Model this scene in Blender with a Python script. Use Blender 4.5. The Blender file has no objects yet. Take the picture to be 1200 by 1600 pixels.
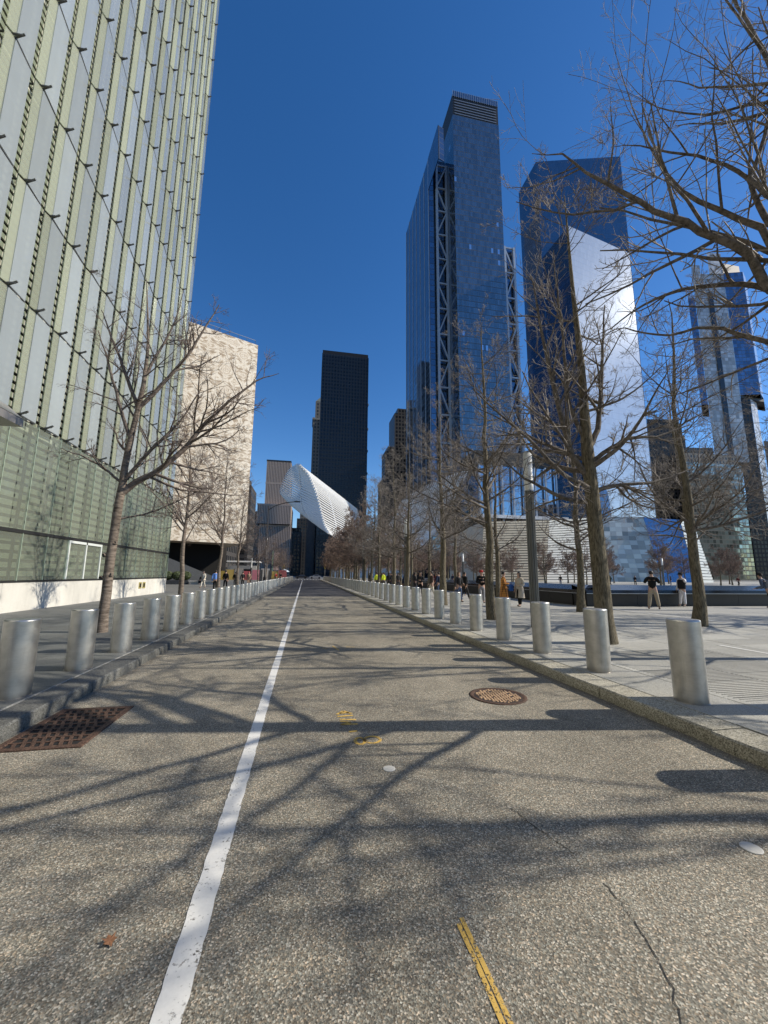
import bpy, bmesh, math, random
import numpy as np
from mathutils import Vector, Matrix

# ---------------------------------------------------------------- camera, sky, sun, exposure
scene = bpy.context.scene
C = scene.collection
PI = math.pi
YAW, PITCH, ROLL, EYE = math.radians(10.9576), math.radians(9.0162), math.radians(0.5), 1.7
fw = Vector((math.sin(YAW) * math.cos(PITCH), math.cos(YAW) * math.cos(PITCH), math.sin(PITCH)))
rt = Vector((math.cos(YAW), -math.sin(YAW), 0))
up = rt.cross(fw)
r2 = math.cos(ROLL) * rt + math.sin(ROLL) * up
u2 = -math.sin(ROLL) * rt + math.cos(ROLL) * up
cd = bpy.data.cameras.new('camera')
cam = bpy.data.objects.new('camera', cd)
C.objects.link(cam)
cam.matrix_world = Matrix(((r2.x, u2.x, -fw.x, 0), (r2.y, u2.y, -fw.y, 0), (r2.z, u2.z, -fw.z, EYE), (0, 0, 0, 1)))
cd.sensor_fit = 'HORIZONTAL'
cd.sensor_width = 36
cd.lens = 18.54
cd.clip_start = 0.05
cd.clip_end = 6000
scene.camera = cam

SUN = Vector((1, -0.146, 0.684)).normalized()
ELEV = math.asin(SUN.z)
AZ = math.atan2(SUN.x, SUN.y)
world = bpy.data.worlds.new('World')
scene.world = world
world.use_nodes = True
wn = world.node_tree.nodes
wl = world.node_tree.links
sky = wn.new('ShaderNodeTexSky')
sky.sky_type = 'NISHITA'
sky.sun_disc = False
sky.sun_elevation = ELEV
sky.sun_rotation = AZ
sky.altitude = 0
sky.air_density = 0.9
sky.dust_density = 0.15
sky.ozone_density = 2.5
hs = wn.new('ShaderNodeHueSaturation')
hs.inputs['Saturation'].default_value = 1.30
hs.inputs['Hue'].default_value = 0.506
hs.inputs['Value'].default_value = 1.0
wl.new(sky.outputs['Color'], hs.inputs['Color'])
wl.new(hs.outputs['Color'], wn['Background'].inputs['Color'])
wn['Background'].inputs['Strength'].default_value = 0.099
sl = bpy.data.lights.new('sun', 'SUN')
sl.energy = 3.6
sl.angle = math.radians(0.5)
sl.color = (1, 0.92, 0.79)
so = bpy.data.objects.new('sun', sl)
C.objects.link(so)
so.rotation_euler = SUN.to_track_quat('Z', 'Y').to_euler()
so.location = (60, -10, 60)
vs = scene.view_settings
vs.view_transform = 'Standard'
vs.look = 'None'
vs.exposure = 0.66
vs.gamma = 1
vs.use_curve_mapping = False
scene.cycles.max_bounces = 6
scene.cycles.transparent_max_bounces = 12
scene.cycles.caustics_reflective = False
scene.cycles.caustics_refractive = False

# ---------------------------------------------------------------- helpers
rnd = random.Random(7)


class MB:
    """collects faces, optionally with a UV in metres"""

    def __init__(s):
        s.v, s.f, s.uv = [], [], []

    def face(s, pts, uv=None):
        n = len(s.v)
        s.v += [tuple(p) for p in pts]
        s.f.append(tuple(range(n, n + len(pts))))
        s.uv.append(uv or [(0, 0)] * len(pts))

    def box(s, x0, x1, y0, y1, z0, z1, bev=0):
        return s.obox(((x0 + x1) / 2, (y0 + y1) / 2, (z0 + z1) / 2), (1, 0, 0), (0, 1, 0), (0, 0, 1),
                      (x1 - x0) / 2, (y1 - y0) / 2, (z1 - z0) / 2, bev)

    def obox(s, c, ax, ay, az, hx, hy, hz, bev=0):
        c, ax, ay, az = Vector(c), Vector(ax), Vector(ay), Vector(az)
        P = lambda i, j, k: c + ax * (i * hx) + ay * (j * hy) + az * (k * hz)
        if bev:
            b = bev
            T = lambda i, j: c + ax * (i * (hx - b)) + ay * (j * (hy - b)) + az * hz
            M_ = lambda i, j: c + ax * (i * hx) + ay * (j * hy) + az * (hz - b)
            B_ = lambda i, j: c + ax * (i * hx) + ay * (j * hy) - az * hz
            q = [(-1, -1), (1, -1), (1, 1), (-1, 1)]
            s.face([T(*k) for k in q])
            s.face([B_(*k) for k in reversed(q)])
            for a in range(4):
                k0, k1 = q[a], q[(a + 1) % 4]
                s.face([B_(*k0), B_(*k1), M_(*k1), M_(*k0)])
                s.face([M_(*k0), M_(*k1), T(*k1), T(*k0)])
            return s
        for (a, b_, d, e) in (((-1, -1, 1), (1, -1, 1), (1, 1, 1), (-1, 1, 1)), ((-1, 1, -1), (1, 1, -1), (1, -1, -1), (-1, -1, -1)),
                              ((-1, -1, -1), (1, -1, -1), (1, -1, 1), (-1, -1, 1)), ((1, -1, -1), (1, 1, -1), (1, 1, 1), (1, -1, 1)),
                              ((1, 1, -1), (-1, 1, -1), (-1, 1, 1), (1, 1, 1)), ((-1, 1, -1), (-1, -1, -1), (-1, -1, 1), (-1, 1, 1))):
            pts = [P(*a), P(*b_), P(*d), P(*e)]
            w = (pts[1] - pts[0]).length
            h = (pts[3] - pts[0]).length
            s.face(pts, [(0, 0), (w, 0), (w, h), (0, h)])
        return s

    def beam(s, p, q, w, d, ref=(0, 0, 1)):
        p, q = Vector(p), Vector(q)
        t = (q - p).normalized()
        a = t.cross(Vector(ref))
        if a.length < 1e-4:
            a = t.cross(Vector((1, 0, 0)))
        a.normalize()
        b = a.cross(t)
        return s.obox((p + q) / 2, a, b, t, w / 2, d / 2, (q - p).length / 2)

    def prism(s, poly, z0, z1, top=True):
        """vertical walls with UV in metres (u round the outline, v = height)"""
        u = 0
        n = len(poly)
        zt = z1 if isinstance(z1, (list, tuple)) else [z1] * n
        for i in range(n):
            a, b = poly[i], poly[(i + 1) % n]
            w = math.dist(a, b)
            s.face([(a[0], a[1], z0), (b[0], b[1], z0), (b[0], b[1], zt[(i + 1) % n]), (a[0], a[1], zt[i])],
                   [(u, z0), (u + w, z0), (u + w, zt[(i + 1) % n]), (u, zt[i])])
            u += w
        if top:
            s.face([(p[0], p[1], z) for p, z in zip(poly, zt)])
        return s

    def lathe(s, prof, n=24, c=(0, 0), cap=True):
        rings = [[(c[0] + r * math.cos(2 * PI * k / n), c[1] + r * math.sin(2 * PI * k / n), z) for k in range(n)] for r, z in prof]
        base = len(s.v)
        for r in rings:
            s.v += r
        for i in range(len(rings) - 1):
            for k in range(n):
                k2 = (k + 1) % n
                s.f.append((base + i * n + k, base + i * n + k2, base + (i + 1) * n + k2, base + (i + 1) * n + k))
                s.uv.append([(0, 0)] * 4)
        if cap:
            s.f.append(tuple(base + (len(rings) - 1) * n + k for k in range(n)))
            s.uv.append([(0, 0)] * n)
        return s

    def mesh(s, name, mat, smooth=False):
        me = bpy.data.meshes.new(name)
        me.from_pydata(s.v, [], s.f)
        uvl = me.uv_layers.new(name='UVMap')
        flat = [c for f in s.uv for p in f for c in p]
        uvl.data.foreach_set('uv', flat)
        if mat:
            me.materials.append(mat)
        if smooth:
            me.polygons.foreach_set('use_smooth', [True] * len(me.polygons))
        return me

    def build(s, name, mat, parent=None, smooth=False):
        return link(name, s.mesh(name, mat, smooth), parent)


def link(name, data, parent=None, loc=None, rz=None):
    o = bpy.data.objects.new(name, data)
    C.objects.link(o)
    if parent is not None:
        o.parent = parent
    if loc is not None:
        o.location = loc
    if rz is not None:
        o.rotation_euler = (0, 0, rz)
    return o


def tag(o, label=None, cat=None, group=None, kind=None):
    if label:
        o['label'] = label
    if cat:
        o['category'] = cat
    if group:
        o['group'] = group
    if kind:
        o['kind'] = kind
    return o


def thing(name, label, cat, loc=(0, 0, 0), rz=0, group=None):
    return tag(link(name, None, None, loc, rz), label, cat, group)


def copy_tree(o, parent=None):
    c = o.copy()
    C.objects.link(c)
    c.parent = parent
    for ch in list(o.children):
        copy_tree(ch, c)
    return c


def smooth_by_angle(me, deg=40):
    me.polygons.foreach_set('use_smooth', [True] * len(me.polygons))
    bm = bmesh.new()
    bm.from_mesh(me)
    bmesh.ops.remove_doubles(bm, verts=bm.verts, dist=1e-5)
    for e in bm.edges:
        if len(e.link_faces) == 2 and e.calc_face_angle(0) > math.radians(deg):
            e.smooth = False
    bm.to_mesh(me)
    bm.free()


# ---------------------------------------------------------------- materials
class NT:
    def __init__(s, name):
        s.m = bpy.data.materials.new(name)
        s.m.use_nodes = True
        s.t = s.m.node_tree
        s.b = s.t.nodes['Principled BSDF']
        s.out = s.t.nodes['Material Output']

    def n(s, kind, **kw):
        nd = s.t.nodes.new('ShaderNode' + kind)
        for k, v in kw.items():
            if hasattr(nd, k):
                setattr(nd, k, v)
            else:
                nd.inputs[k].default_value = v
        return nd

    def l(s, a, b):
        s.t.links.new(a, b)

    def math(s, op, a, b=None, c=None):
        nd = s.t.nodes.new('ShaderNodeMath')
        nd.operation = op
        for i, x in enumerate((a, b, c)):
            if x is None:
                continue
            if isinstance(x, (int, float)):
                nd.inputs[i].default_value = x
            else:
                s.l(x, nd.inputs[i])
        return nd.outputs[0]

    def ramp(s, fac, stops, interp='LINEAR'):
        nd = s.t.nodes.new('ShaderNodeValToRGB')
        nd.color_ramp.interpolation = interp
        el = nd.color_ramp.elements
        while len(el) > 1:
            el.remove(el[-1])
        el[0].position, el[0].color = stops[0][0], (*stops[0][1], 1)
        for p, c in stops[1:]:
            e = el.new(p)
            e.color = (*c, 1)
        s.l(fac, nd.inputs[0])
        return nd.outputs[0]

    def noise(s, scale, detail=3, rough=0.55, vec=None, dist=0):
        nd = s.n('TexNoise')
        nd.inputs['Scale'].default_value = scale
        nd.inputs['Detail'].default_value = detail
        nd.inputs['Roughness'].default_value = rough
        nd.inputs['Distortion'].default_value = dist
        s.l(vec if vec is not None else s.coord(), nd.inputs['Vector'])
        return nd.outputs['Fac']

    def coord(s, which='Object'):
        nd = s.t.nodes.new('ShaderNodeTexCoord')
        return nd.outputs[which]

    def mapping(s, vec, scale=(1, 1, 1), loc=(0, 0, 0)):
        nd = s.t.nodes.new('ShaderNodeMapping')
        nd.inputs['Scale'].default_value = scale
        nd.inputs['Location'].default_value = loc
        s.l(vec, nd.inputs['Vector'])
        return nd.outputs[0]

    def mix(s, fac, a, b, mode='MIX'):
        nd = s.t.nodes.new('ShaderNodeMixRGB')
        nd.blend_type = mode
        for i, x in enumerate((fac, a, b)):
            if isinstance(x, (int, float)):
                nd.inputs[i].default_value = x if i == 0 else (x, x, x, 1)
            elif isinstance(x, tuple):
                nd.inputs[i].default_value = (*x, 1)
            else:
                s.l(x, nd.inputs[i])
        return nd.outputs[0]

    def bump(s, h, strength=0.3, dist=0.01):
        nd = s.t.nodes.new('ShaderNodeBump')
        nd.inputs['Strength'].default_value = strength
        nd.inputs['Distance'].default_value = dist
        s.l(h, nd.inputs['Height'])
        s.l(nd.outputs[0], s.b.inputs['Normal'])

    def set(s, **kw):
        names = {'col': 'Base Color', 'rough': 'Roughness', 'metal': 'Metallic', 'spec': 'Specular IOR Level', 'alpha': 'Alpha'}
        for k, v in kw.items():
            i = s.b.inputs[names[k]]
            if isinstance(v, tuple):
                i.default_value = (*v, 1)
            elif isinstance(v, (int, float)):
                i.default_value = v
            else:
                s.l(v, i)
        return s


def plain(name, col, rough=0.6, metal=0, var=0.12, scale=3.0, spec=0.5):
    """one colour with a little uneven wear"""
    t = NT(name)
    f = t.noise(scale, 4)
    c = t.mix(f, tuple(x * (1 - var) for x in col), tuple(min(1, x * (1 + var)) for x in col))
    t.set(col=c, rough=rough, metal=metal, spec=spec)
    return t.m


def speckle(name, stops, scale, big=0.4, bigvar=0.16, rough=0.85, bump=0.4, bdist=0.004, objrand=0.0, streak=None):
    """stone or aggregate: random coloured grains plus slow blotches"""
    t = NT(name)
    geo = t.n('NewGeometry')
    pos = geo.outputs['Position']
    v = t.n('TexVoronoi')
    v.inputs['Scale'].default_value = scale
    t.l(pos, v.inputs['Vector'])
    sep = t.n('SeparateColor')
    t.l(v.outputs['Color'], sep.inputs[0])
    grain = t.ramp(sep.outputs[0], stops)
    f = t.noise(big, 5, 0.6, pos)
    c = t.mix(1.0, grain, t.ramp(f, [(0.25, (1 - bigvar,) * 3), (0.75, (1 + bigvar,) * 3)]), 'MULTIPLY')
    if objrand:
        oi = t.n('ObjectInfo')
        c = t.mix(1.0, c, t.ramp(oi.outputs['Random'], [(0, (1 - objrand,) * 3), (1, (1 + objrand,) * 3)]), 'MULTIPLY')
    if streak:
        sc, lo = streak
        g = t.noise(1.0, 4, 0.6, t.mapping(pos, sc))
        c = t.mix(1.0, c, t.ramp(g, [(0.35, (lo,) * 3), (0.6, (1, 1, 1))]), 'MULTIPLY')
    t.set(col=c, rough=rough, spec=0.3)
    t.bump(v.outputs['Distance'], bump, bdist)
    return t.m


def facade(name, glass, frame, pw, fh, mw=0.08, mh=0.15, var=0.35, rough=0.08, metal=0.8, tilt=0.012, frough=0.5, fmetal=0.0, pale_panes=None, band=None):
    """curtain wall: panes with their own tint and tiny tilt between mullions, laid out in metres from the UV"""
    t = NT(name)
    uv = t.coord('UV')
    s = t.n('SeparateXYZ')
    t.l(uv, s.inputs[0])
    u = t.math('DIVIDE', s.outputs[0], pw)
    v = t.math('DIVIDE', s.outputs[1], fh)
    fu, fv = t.math('FRACT', u), t.math('FRACT', v)
    m = t.math('MAXIMUM', t.math('LESS_THAN', fu, mw), t.math('LESS_THAN', fv, mh))
    cb = t.n('CombineXYZ')
    t.l(t.math('FLOOR', u), cb.inputs[0])
    t.l(t.math('FLOOR', v), cb.inputs[1])
    wn_ = t.n('TexWhiteNoise')
    wn_.noise_dimensions = '3D'
    t.l(cb.outputs[0], wn_.inputs['Vector'])
    g = t.mix(wn_.outputs['Value'], tuple(x * (1 - var) for x in glass), tuple(min(1, x * (1 + var)) for x in glass))
    if pale_panes:
        g = t.mix(t.math('GREATER_THAN', wn_.outputs['Value'], pale_panes[0]), g, pale_panes[1])  # a random share of panes takes a paler tint
    if band:
        g = t.mix(t.math('LESS_THAN', t.math('FRACT', t.math('DIVIDE', s.outputs[1], band[0])), band[1]), g, band[2])
    c = t.mix(m, g, frame)
    t.set(col=c, rough=t.math('ADD', t.math('MULTIPLY', m, frough - rough), rough),
          metal=t.math('ADD', t.math('MULTIPLY', m, fmetal - metal), metal))
    if tilt:
        geo = t.n('NewGeometry')
        vm = t.n('VectorMath', operation='MULTIPLY_ADD')
        t.l(wn_.outputs['Color'], vm.inputs[0])
        vm.inputs[1].default_value = (tilt * 2,) * 3
        vm.inputs[2].default_value = (-tilt,) * 3
        va = t.n('VectorMath', operation='ADD')
        t.l(geo.outputs['Normal'], va.inputs[0])
        t.l(vm.outputs[0], va.inputs[1])
        vn = t.n('VectorMath', operation='NORMALIZE')
        t.l(va.outputs[0], vn.inputs[0])
        t.l(vn.outputs[0], t.b.inputs['Normal'])
    return t.m


def seethrough(name, col, alpha, rough=0.12, metal=0.0, tint=(0.8, 0.9, 0.85), coat=0.0, blot=0.1):
    t = NT(name)
    oi = t.n('ObjectInfo')
    f = t.noise(0.5, 3)
    c = t.mix(f, tuple(x * (1 - blot) for x in col), tuple(x * (1 + blot) for x in col))
    c = t.mix(1.0, c, t.ramp(oi.outputs['Random'], [(0, (0.80,) * 3), (1, (1.14,) * 3)]), 'MULTIPLY')
    t.set(col=c, rough=rough, metal=metal)
    t.b.inputs['Coat Weight'].default_value = coat
    t.b.inputs['Coat Roughness'].default_value = 0.03
    tr = t.n('BsdfTransparent')
    tr.inputs[0].default_value = (*tint, 1)
    mx = t.n('MixShader')
    mx.inputs[0].default_value = alpha
    t.l(tr.outputs[0], mx.inputs[1])
    t.l(t.b.outputs[0], mx.inputs[2])
    t.l(mx.outputs[0], t.out.inputs['Surface'])
    return t.m


def paint(name, col, wear=0.25, scale=60, edge=0.5):
    """road paint: chipped through to what lies below"""
    t = NT(name)
    geo = t.n('NewGeometry')
    f = t.noise(scale, 3, 0.7, geo.outputs['Position'])
    g = t.noise(scale * 0.12, 3, 0.6, geo.outputs['Position'])
    a = t.math('ADD', t.math('MULTIPLY', f, 0.6), t.math('MULTIPLY', g, 0.4))
    a = t.ramp(a, [(wear, (0, 0, 0)), (wear + 0.08, (1, 1, 1))])
    c = t.mix(f, tuple(x * 0.8 for x in col), col)
    t.set(col=c, rough=0.75, spec=0.25, alpha=a)
    return t.m


M = {}
t = NT('chip_seal')
pos = t.n('NewGeometry').outputs['Position']
vo = t.n('TexVoronoi')
vo.inputs['Scale'].default_value = 135
t.l(pos, vo.inputs['Vector'])
sp_ = t.n('SeparateColor')
t.l(vo.outputs['Color'], sp_.inputs[0])
grain = t.ramp(sp_.outputs[0], [(0, (0.095, 0.088, 0.073)), (0.3, (0.17, 0.158, 0.128)), (0.62, (0.245, 0.226, 0.18)), (0.85, (0.345, 0.315, 0.25)), (1, (0.62, 0.56, 0.46))])
tone = t.ramp(sp_.outputs[1], [(0, (0.9, 0.97, 1.0)), (0.5, (1, 1, 1)), (1, (1.12, 0.98, 0.86))])
c = t.mix(1.0, grain, tone, 'MULTIPLY')
c = t.mix(1.0, c, t.ramp(t.noise(0.45, 5, 0.6, pos), [(0.3, (0.84,) * 3), (0.7, (1.14,) * 3)]), 'MULTIPLY')
c = t.mix(1.0, c, t.ramp(t.noise(3.2, 4, 0.65, pos), [(0.3, (0.87,) * 3), (0.62, (1.07,) * 3)]), 'MULTIPLY')
lane = t.noise(1.0, 3, 0.5, t.mapping(pos, (0.75, 0.03, 1)))
c = t.mix(1.0, c, t.ramp(lane, [(0.38, (0.86,) * 3), (0.58, (1.06,) * 3)]), 'MULTIPLY')
st_ = t.noise(1.5, 5, 0.7, pos)
c = t.mix(t.ramp(st_, [(0.66, (0, 0, 0)), (0.74, (0.5, 0.5, 0.5))]), c, (0.07, 0.068, 0.06))
sx = t.n('SeparateXYZ')
t.l(pos, sx.inputs[0])
gut = t.math('ADD', t.math('ABSOLUTE', t.math('SUBTRACT', sx.outputs[0], 0.6)), t.math('MULTIPLY', t.noise(2.5, 4, 0.6, pos), 0.35))
c = t.mix(t.ramp(gut, [(0.0, (0, 0, 0)), (1, (0, 0, 0))]) if False else t.math('MULTIPLY', t.math('GREATER_THAN', gut, 3.62), 0.35), c, (0.09, 0.075, 0.055))
t.set(col=c, rough=0.9, spec=0.3)
t.bump(vo.outputs['Distance'], 0.5, 0.005)
M['road'] = t.m
M['asphalt'] = speckle('dark_asphalt', [(0, (0.03, 0.03, 0.032)), (1, (0.085, 0.085, 0.09))], 60, 0.3, 0.15, 0.9)
M['granite'] = speckle('pale_granite', [(0, (0.20, 0.195, 0.175)), (0.4, (0.36, 0.355, 0.32)), (1, (0.48, 0.47, 0.42))], 140, 0.9, 0.12, 0.7, 0.15, 0.002, 0.15)
M['granite_band'] = speckle('white_granite_strip', [(0, (0.5, 0.5, 0.47)), (1, (0.68, 0.67, 0.63))], 120, 0.8, 0.08, 0.7, 0.1, 0.002)
M['kerb_granite'] = speckle('rough_granite', [(0, (0.14, 0.13, 0.10)), (0.45, (0.33, 0.31, 0.25)), (1, (0.52, 0.49, 0.40))], 95, 1.2, 0.18, 0.85, 0.6, 0.006, 0.1)
M['slate'] = speckle('dark_slate', [(0, (0.085, 0.09, 0.09)), (0.5, (0.13, 0.135, 0.13)), (1, (0.18, 0.185, 0.175))], 160, 0.8, 0.16, 0.6, 0.12, 0.002, 0.13)
M['kerb_slate'] = speckle('rough_slate', [(0, (0.07, 0.07, 0.065)), (0.5, (0.12, 0.12, 0.11)), (1, (0.18, 0.18, 0.165))], 90, 1.0, 0.2, 0.8, 0.5, 0.006, 0.12)
M['base_stone'] = speckle('white_base_stone', [(0, (0.55, 0.53, 0.47)), (1, (0.72, 0.70, 0.64))], 150, 0.7, 0.10, 0.7, 0.08, 0.002, 0.05, streak=((0.9, 1.6, 0.35), 0.86))
M['ground'] = speckle('plain_ground', [(0, (0.16, 0.16, 0.15)), (1, (0.26, 0.26, 0.24))], 20, 0.05, 0.15, 0.9)
M['plaza'] = speckle('plaza_paving', [(0, (0.23, 0.225, 0.205)), (0.4, (0.34, 0.335, 0.305)), (1, (0.43, 0.42, 0.38))], 130, 0.5, 0.12, 0.75, 0.1, 0.002)
M['joint'] = plain('mortar_joint', (0.09, 0.088, 0.08), 0.95)
M['white_paint'] = paint('white_road_paint', (0.76, 0.75, 0.71), 0.345, 55)
M['yellow_spray'] = paint('yellow_spray_paint', (0.66, 0.43, 0.11), 0.41, 90)
M['crack'] = plain('crack_seal', (0.02, 0.02, 0.02), 0.9)
M['rust'] = speckle('rusty_iron', [(0, (0.03, 0.018, 0.013)), (0.5, (0.075, 0.043, 0.03)), (1, (0.14, 0.085, 0.058))], 110, 3, 0.3, 0.75, 0.3, 0.003)
M['rust_worn'] = speckle('worn_iron_studs', [(0, (0.34, 0.20, 0.10)), (1, (0.62, 0.42, 0.25))], 110, 3, 0.2, 0.55, 0.2, 0.002)
M['shade_wheel'] = plain('shade_wheel_black', (0.008, 0.008, 0.008), 1.0)  # near-black for shade in openings and for car wheels
t = NT('brushed_steel')
f1 = t.noise(1.0, 4, 0.6, t.mapping(t.coord(), (4, 4, 150)))
f2 = t.noise(7, 3)
oi = t.n('ObjectInfo')
c = t.mix(f1, (0.50, 0.49, 0.46), (0.64, 0.63, 0.60))
c = t.mix(1.0, c, t.ramp(f2, [(0.25, (0.78,) * 3), (0.6, (1.04,) * 3)]), 'MULTIPLY')
c = t.mix(1.0, c, t.ramp(oi.outputs['Random'], [(0, (0.84,) * 3), (1, (1.05,) * 3)]), 'MULTIPLY')
locv = t.n('VectorMath', operation='ADD')
t.l(t.coord(), locv.inputs[0])
t.l(oi.outputs['Location'], locv.inputs[1])
drip = t.noise(1.0, 4, 0.65, t.mapping(locv.outputs[0], (22, 22, 1.6)))
c = t.mix(t.ramp(drip, [(0.58, (0, 0, 0)), (0.72, (0.25, 0.25, 0.25))]), c, (0.22, 0.21, 0.19))
sx = t.n('SeparateXYZ')
t.l(t.coord(), sx.inputs[0])
c = t.mix(t.ramp(t.math('ADD', sx.outputs[2], t.math('MULTIPLY', f2, 0.12)), [(0.04, (1, 1, 1)), (0.16, (0, 0, 0))]), c, (0.30, 0.28, 0.25))
t.set(col=c, rough=t.ramp(f1, [(0, (0.30,) * 3), (1, (0.44,) * 3)]), metal=0.86)
M['steel'] = t.m
M['slat'] = plain('stainless_slat', (0.68, 0.66, 0.58), 0.45, 0.25, 0.08, 1.2)
M['dark_steel'] = plain('dark_steel', (0.035, 0.035, 0.035), 0.5, 0.4)
M['bracket'] = plain('bracket_steel', (0.10, 0.10, 0.095), 0.45, 0.5)
M['grey_steel'] = plain('grey_steel', (0.30, 0.32, 0.34), 0.4, 0.6)
M['truss'] = plain('truss_steel', (0.36, 0.42, 0.50), 0.45, 0.3)
M['black_metal'] = plain('black_metal', (0.018, 0.018, 0.02), 0.45, 0.3)
M['panel_glass'] = seethrough('frosted_panel_glass', (0.52, 0.565, 0.565), 0.74, 0.22, 0.2, (0.85, 0.9, 0.88), 0.8)
M['fin_glass'] = seethrough('green_fin_glass', (0.50, 0.505, 0.40), 0.40, 0.2, 0.0, (0.88, 0.95, 0.82), 0.3)
M['pane_glass'] = seethrough('green_pane_glass', (0.32, 0.34, 0.285), 0.40, 0.1, 0.1, (0.88, 0.94, 0.87), 0.6)
M['glass_edge'] = plain('glass_edge', (0.34, 0.42, 0.33), 0.3)
M['core'] = plain('dark_backing', (0.02, 0.022, 0.02), 0.9)
M['white_steel'] = plain('white_painted_steel', (0.78, 0.78, 0.77), 0.5, 0, 0.04)
M['frame_white'] = plain('white_frame', (0.6, 0.63, 0.6), 0.5, 0, 0.05)
# veined marble in mirrored panels
t = NT('veined_marble')
uv = t.coord('UV')
s_ = t.n('SeparateXYZ')
t.l(uv, s_.inputs[0])
pu = t.math('PINGPONG', s_.outputs[0], 1.52)
pv = t.math('PINGPONG', s_.outputs[1], 1.82)
cb = t.n('CombineXYZ')
wob = t.noise(0.25, 3, 0.6, uv)
t.l(t.math('ADD', pu, t.math('MULTIPLY', wob, 2.2)), cb.inputs[0])
t.l(t.math('ADD', t.math('ADD', pv, t.math('MULTIPLY', pu, 0.42)), t.math('MULTIPLY', wob, 3.0)), cb.inputs[1])
w1 = t.noise(1.0, 5, 0.62, t.mapping(cb.outputs[0], (0.85, 2.6, 1)), 0.8)
vein = t.ramp(w1, [(0.38, (0.42, 0.33, 0.23)), (0.45, (0.66, 0.56, 0.43)), (0.52, (0.82, 0.74, 0.61)), (0.75, (0.86, 0.79, 0.67))])
fu = t.math('LESS_THAN', t.math('FRACT', t.math('DIVIDE', s_.outputs[0], 1.52)), 0.03)
fv = t.math('LESS_THAN', t.math('FRACT', t.math('DIVIDE', s_.outputs[1], 0.91)), 0.03)
t.set(col=t.mix(t.math('MULTIPLY', t.math('MAXIMUM', fu, fv), 0.35), vein, (0.32, 0.28, 0.24)), rough=0.45, spec=0.4)
t.bump(w1, 0.25, 0.05)
M['marble'] = t.m


def bark(name, lo, hi, sc, bump):
    t = NT(name)
    f = t.noise(1.0, 5, 0.65, t.mapping(t.coord(), sc))
    g = t.noise(2.3, 3)
    c = t.ramp(f, [(0.3, lo), (0.62, hi)])
    c = t.mix(1.0, c, t.ramp(g, [(0.2, (0.75,) * 3), (0.8, (1.2,) * 3)]), 'MULTIPLY')
    t.set(col=c, rough=0.92, spec=0.2)
    t.bump(f, bump, 0.03)
    return t.m


M['bark_oak'] = bark('oak_bark', (0.035, 0.03, 0.02), (0.21, 0.18, 0.125), (34, 34, 7), 1.0)
M['bark_oak_branch'] = bark('oak_branch_bark', (0.055, 0.048, 0.04), (0.20, 0.172, 0.145), (12, 12, 12), 0.5)
M['bark_cherry'] = bark('cherry_bark', (0.05, 0.038, 0.03), (0.25, 0.205, 0.165), (5, 5, 26), 0.6)
M['bark_cherry_branch'] = bark('cherry_branch_bark', (0.06, 0.045, 0.038), (0.20, 0.165, 0.14), (9, 9, 12), 0.4)
M['twig'] = plain('oak_twig', (0.24, 0.21, 0.182), 0.8, 0, 0.35, 2.0)
M['twig_red'] = plain('reddish_twig', (0.235, 0.165, 0.13), 0.8, 0, 0.25, 2.0)
M['twig_cherry'] = plain('cherry_twig', (0.15, 0.115, 0.10), 0.75, 0, 0.3, 2.0)
M['leaf_green'] = plain('hedge_leaf', (0.07, 0.095, 0.03), 0.6, 0, 0.4, 6.0)
M['stone_dark'] = speckle('dark_granite', [(0, (0.05, 0.055, 0.06)), (1, (0.10, 0.105, 0.11))], 40, 0.6, 0.15, 0.6)
M['stone_grey'] = speckle('grey_stone', [(0, (0.22, 0.22, 0.21)), (1, (0.34, 0.34, 0.32))], 40, 0.6, 0.12, 0.7)
M['bronze'] = plain('dark_bronze', (0.03, 0.032, 0.036), 0.22, 0.7, 0.15, 1.0)
M['bronze_base'] = plain('black_pool_stone', (0.028, 0.028, 0.028), 0.55, 0.0, 0.25, 0.8)
M['tower_a'] = facade('tower_glass_blue', (0.24, 0.275, 0.295), (0.10, 0.12, 0.14), 1.52, 4.1, 0.09, 0.13, 0.16, 0.07, 0.9, 0.010, 0.4, 0.6, pale_panes=(0.988, (0.55, 0.68, 0.8)))
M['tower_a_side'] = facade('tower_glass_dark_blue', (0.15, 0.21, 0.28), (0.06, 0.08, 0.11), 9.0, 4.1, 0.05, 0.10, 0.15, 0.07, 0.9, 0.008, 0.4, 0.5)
M['tower_b'] = facade('smooth_tower_glass', (0.22, 0.265, 0.315), (0.18, 0.22, 0.265), 1.5, 4.0, 0.05, 0.06, 0.06, 0.06, 0.92, 0.004, 0.3, 0.8)
M['tower_b_bright'] = facade('sunlit_tower_glass', (0.54, 0.59, 0.64), (0.46, 0.51, 0.56), 1.5, 4.0, 0.06, 0.06, 0.04, 0.14, 0.45, 0.002, 0.14, 0.45)  # sun sheen put into a paler copy of the tower glass
M['tower_c_stone'] = facade('pale_mottled_glass', (0.44, 0.455, 0.47), (0.33, 0.35, 0.37), 3.0, 3.4, 0.08, 0.2, 0.35, 0.3, 0.2, 0.02, 0.5, 0.2)
M['tower_c_blue'] = facade('slim_tower_glass', (0.17, 0.23, 0.33), (0.08, 0.11, 0.15), 3.0, 3.4, 0.07, 0.12, 0.25, 0.08, 0.85, 0.01)
M['black_tower'] = facade('black_tower_glass', (0.013, 0.020, 0.032), (0.024, 0.03, 0.04), 2.6, 3.3, 0.28, 0.34, 0.4, 0.12, 0.3, 0.004, 0.45, 0.1)
M['black_tower_side'] = facade('black_tower_end', (0.02, 0.026, 0.036), (0.03, 0.035, 0.045), 3.4, 3.3, 0.3, 0.3, 0.3, 0.3, 0.2, 0)
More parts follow.
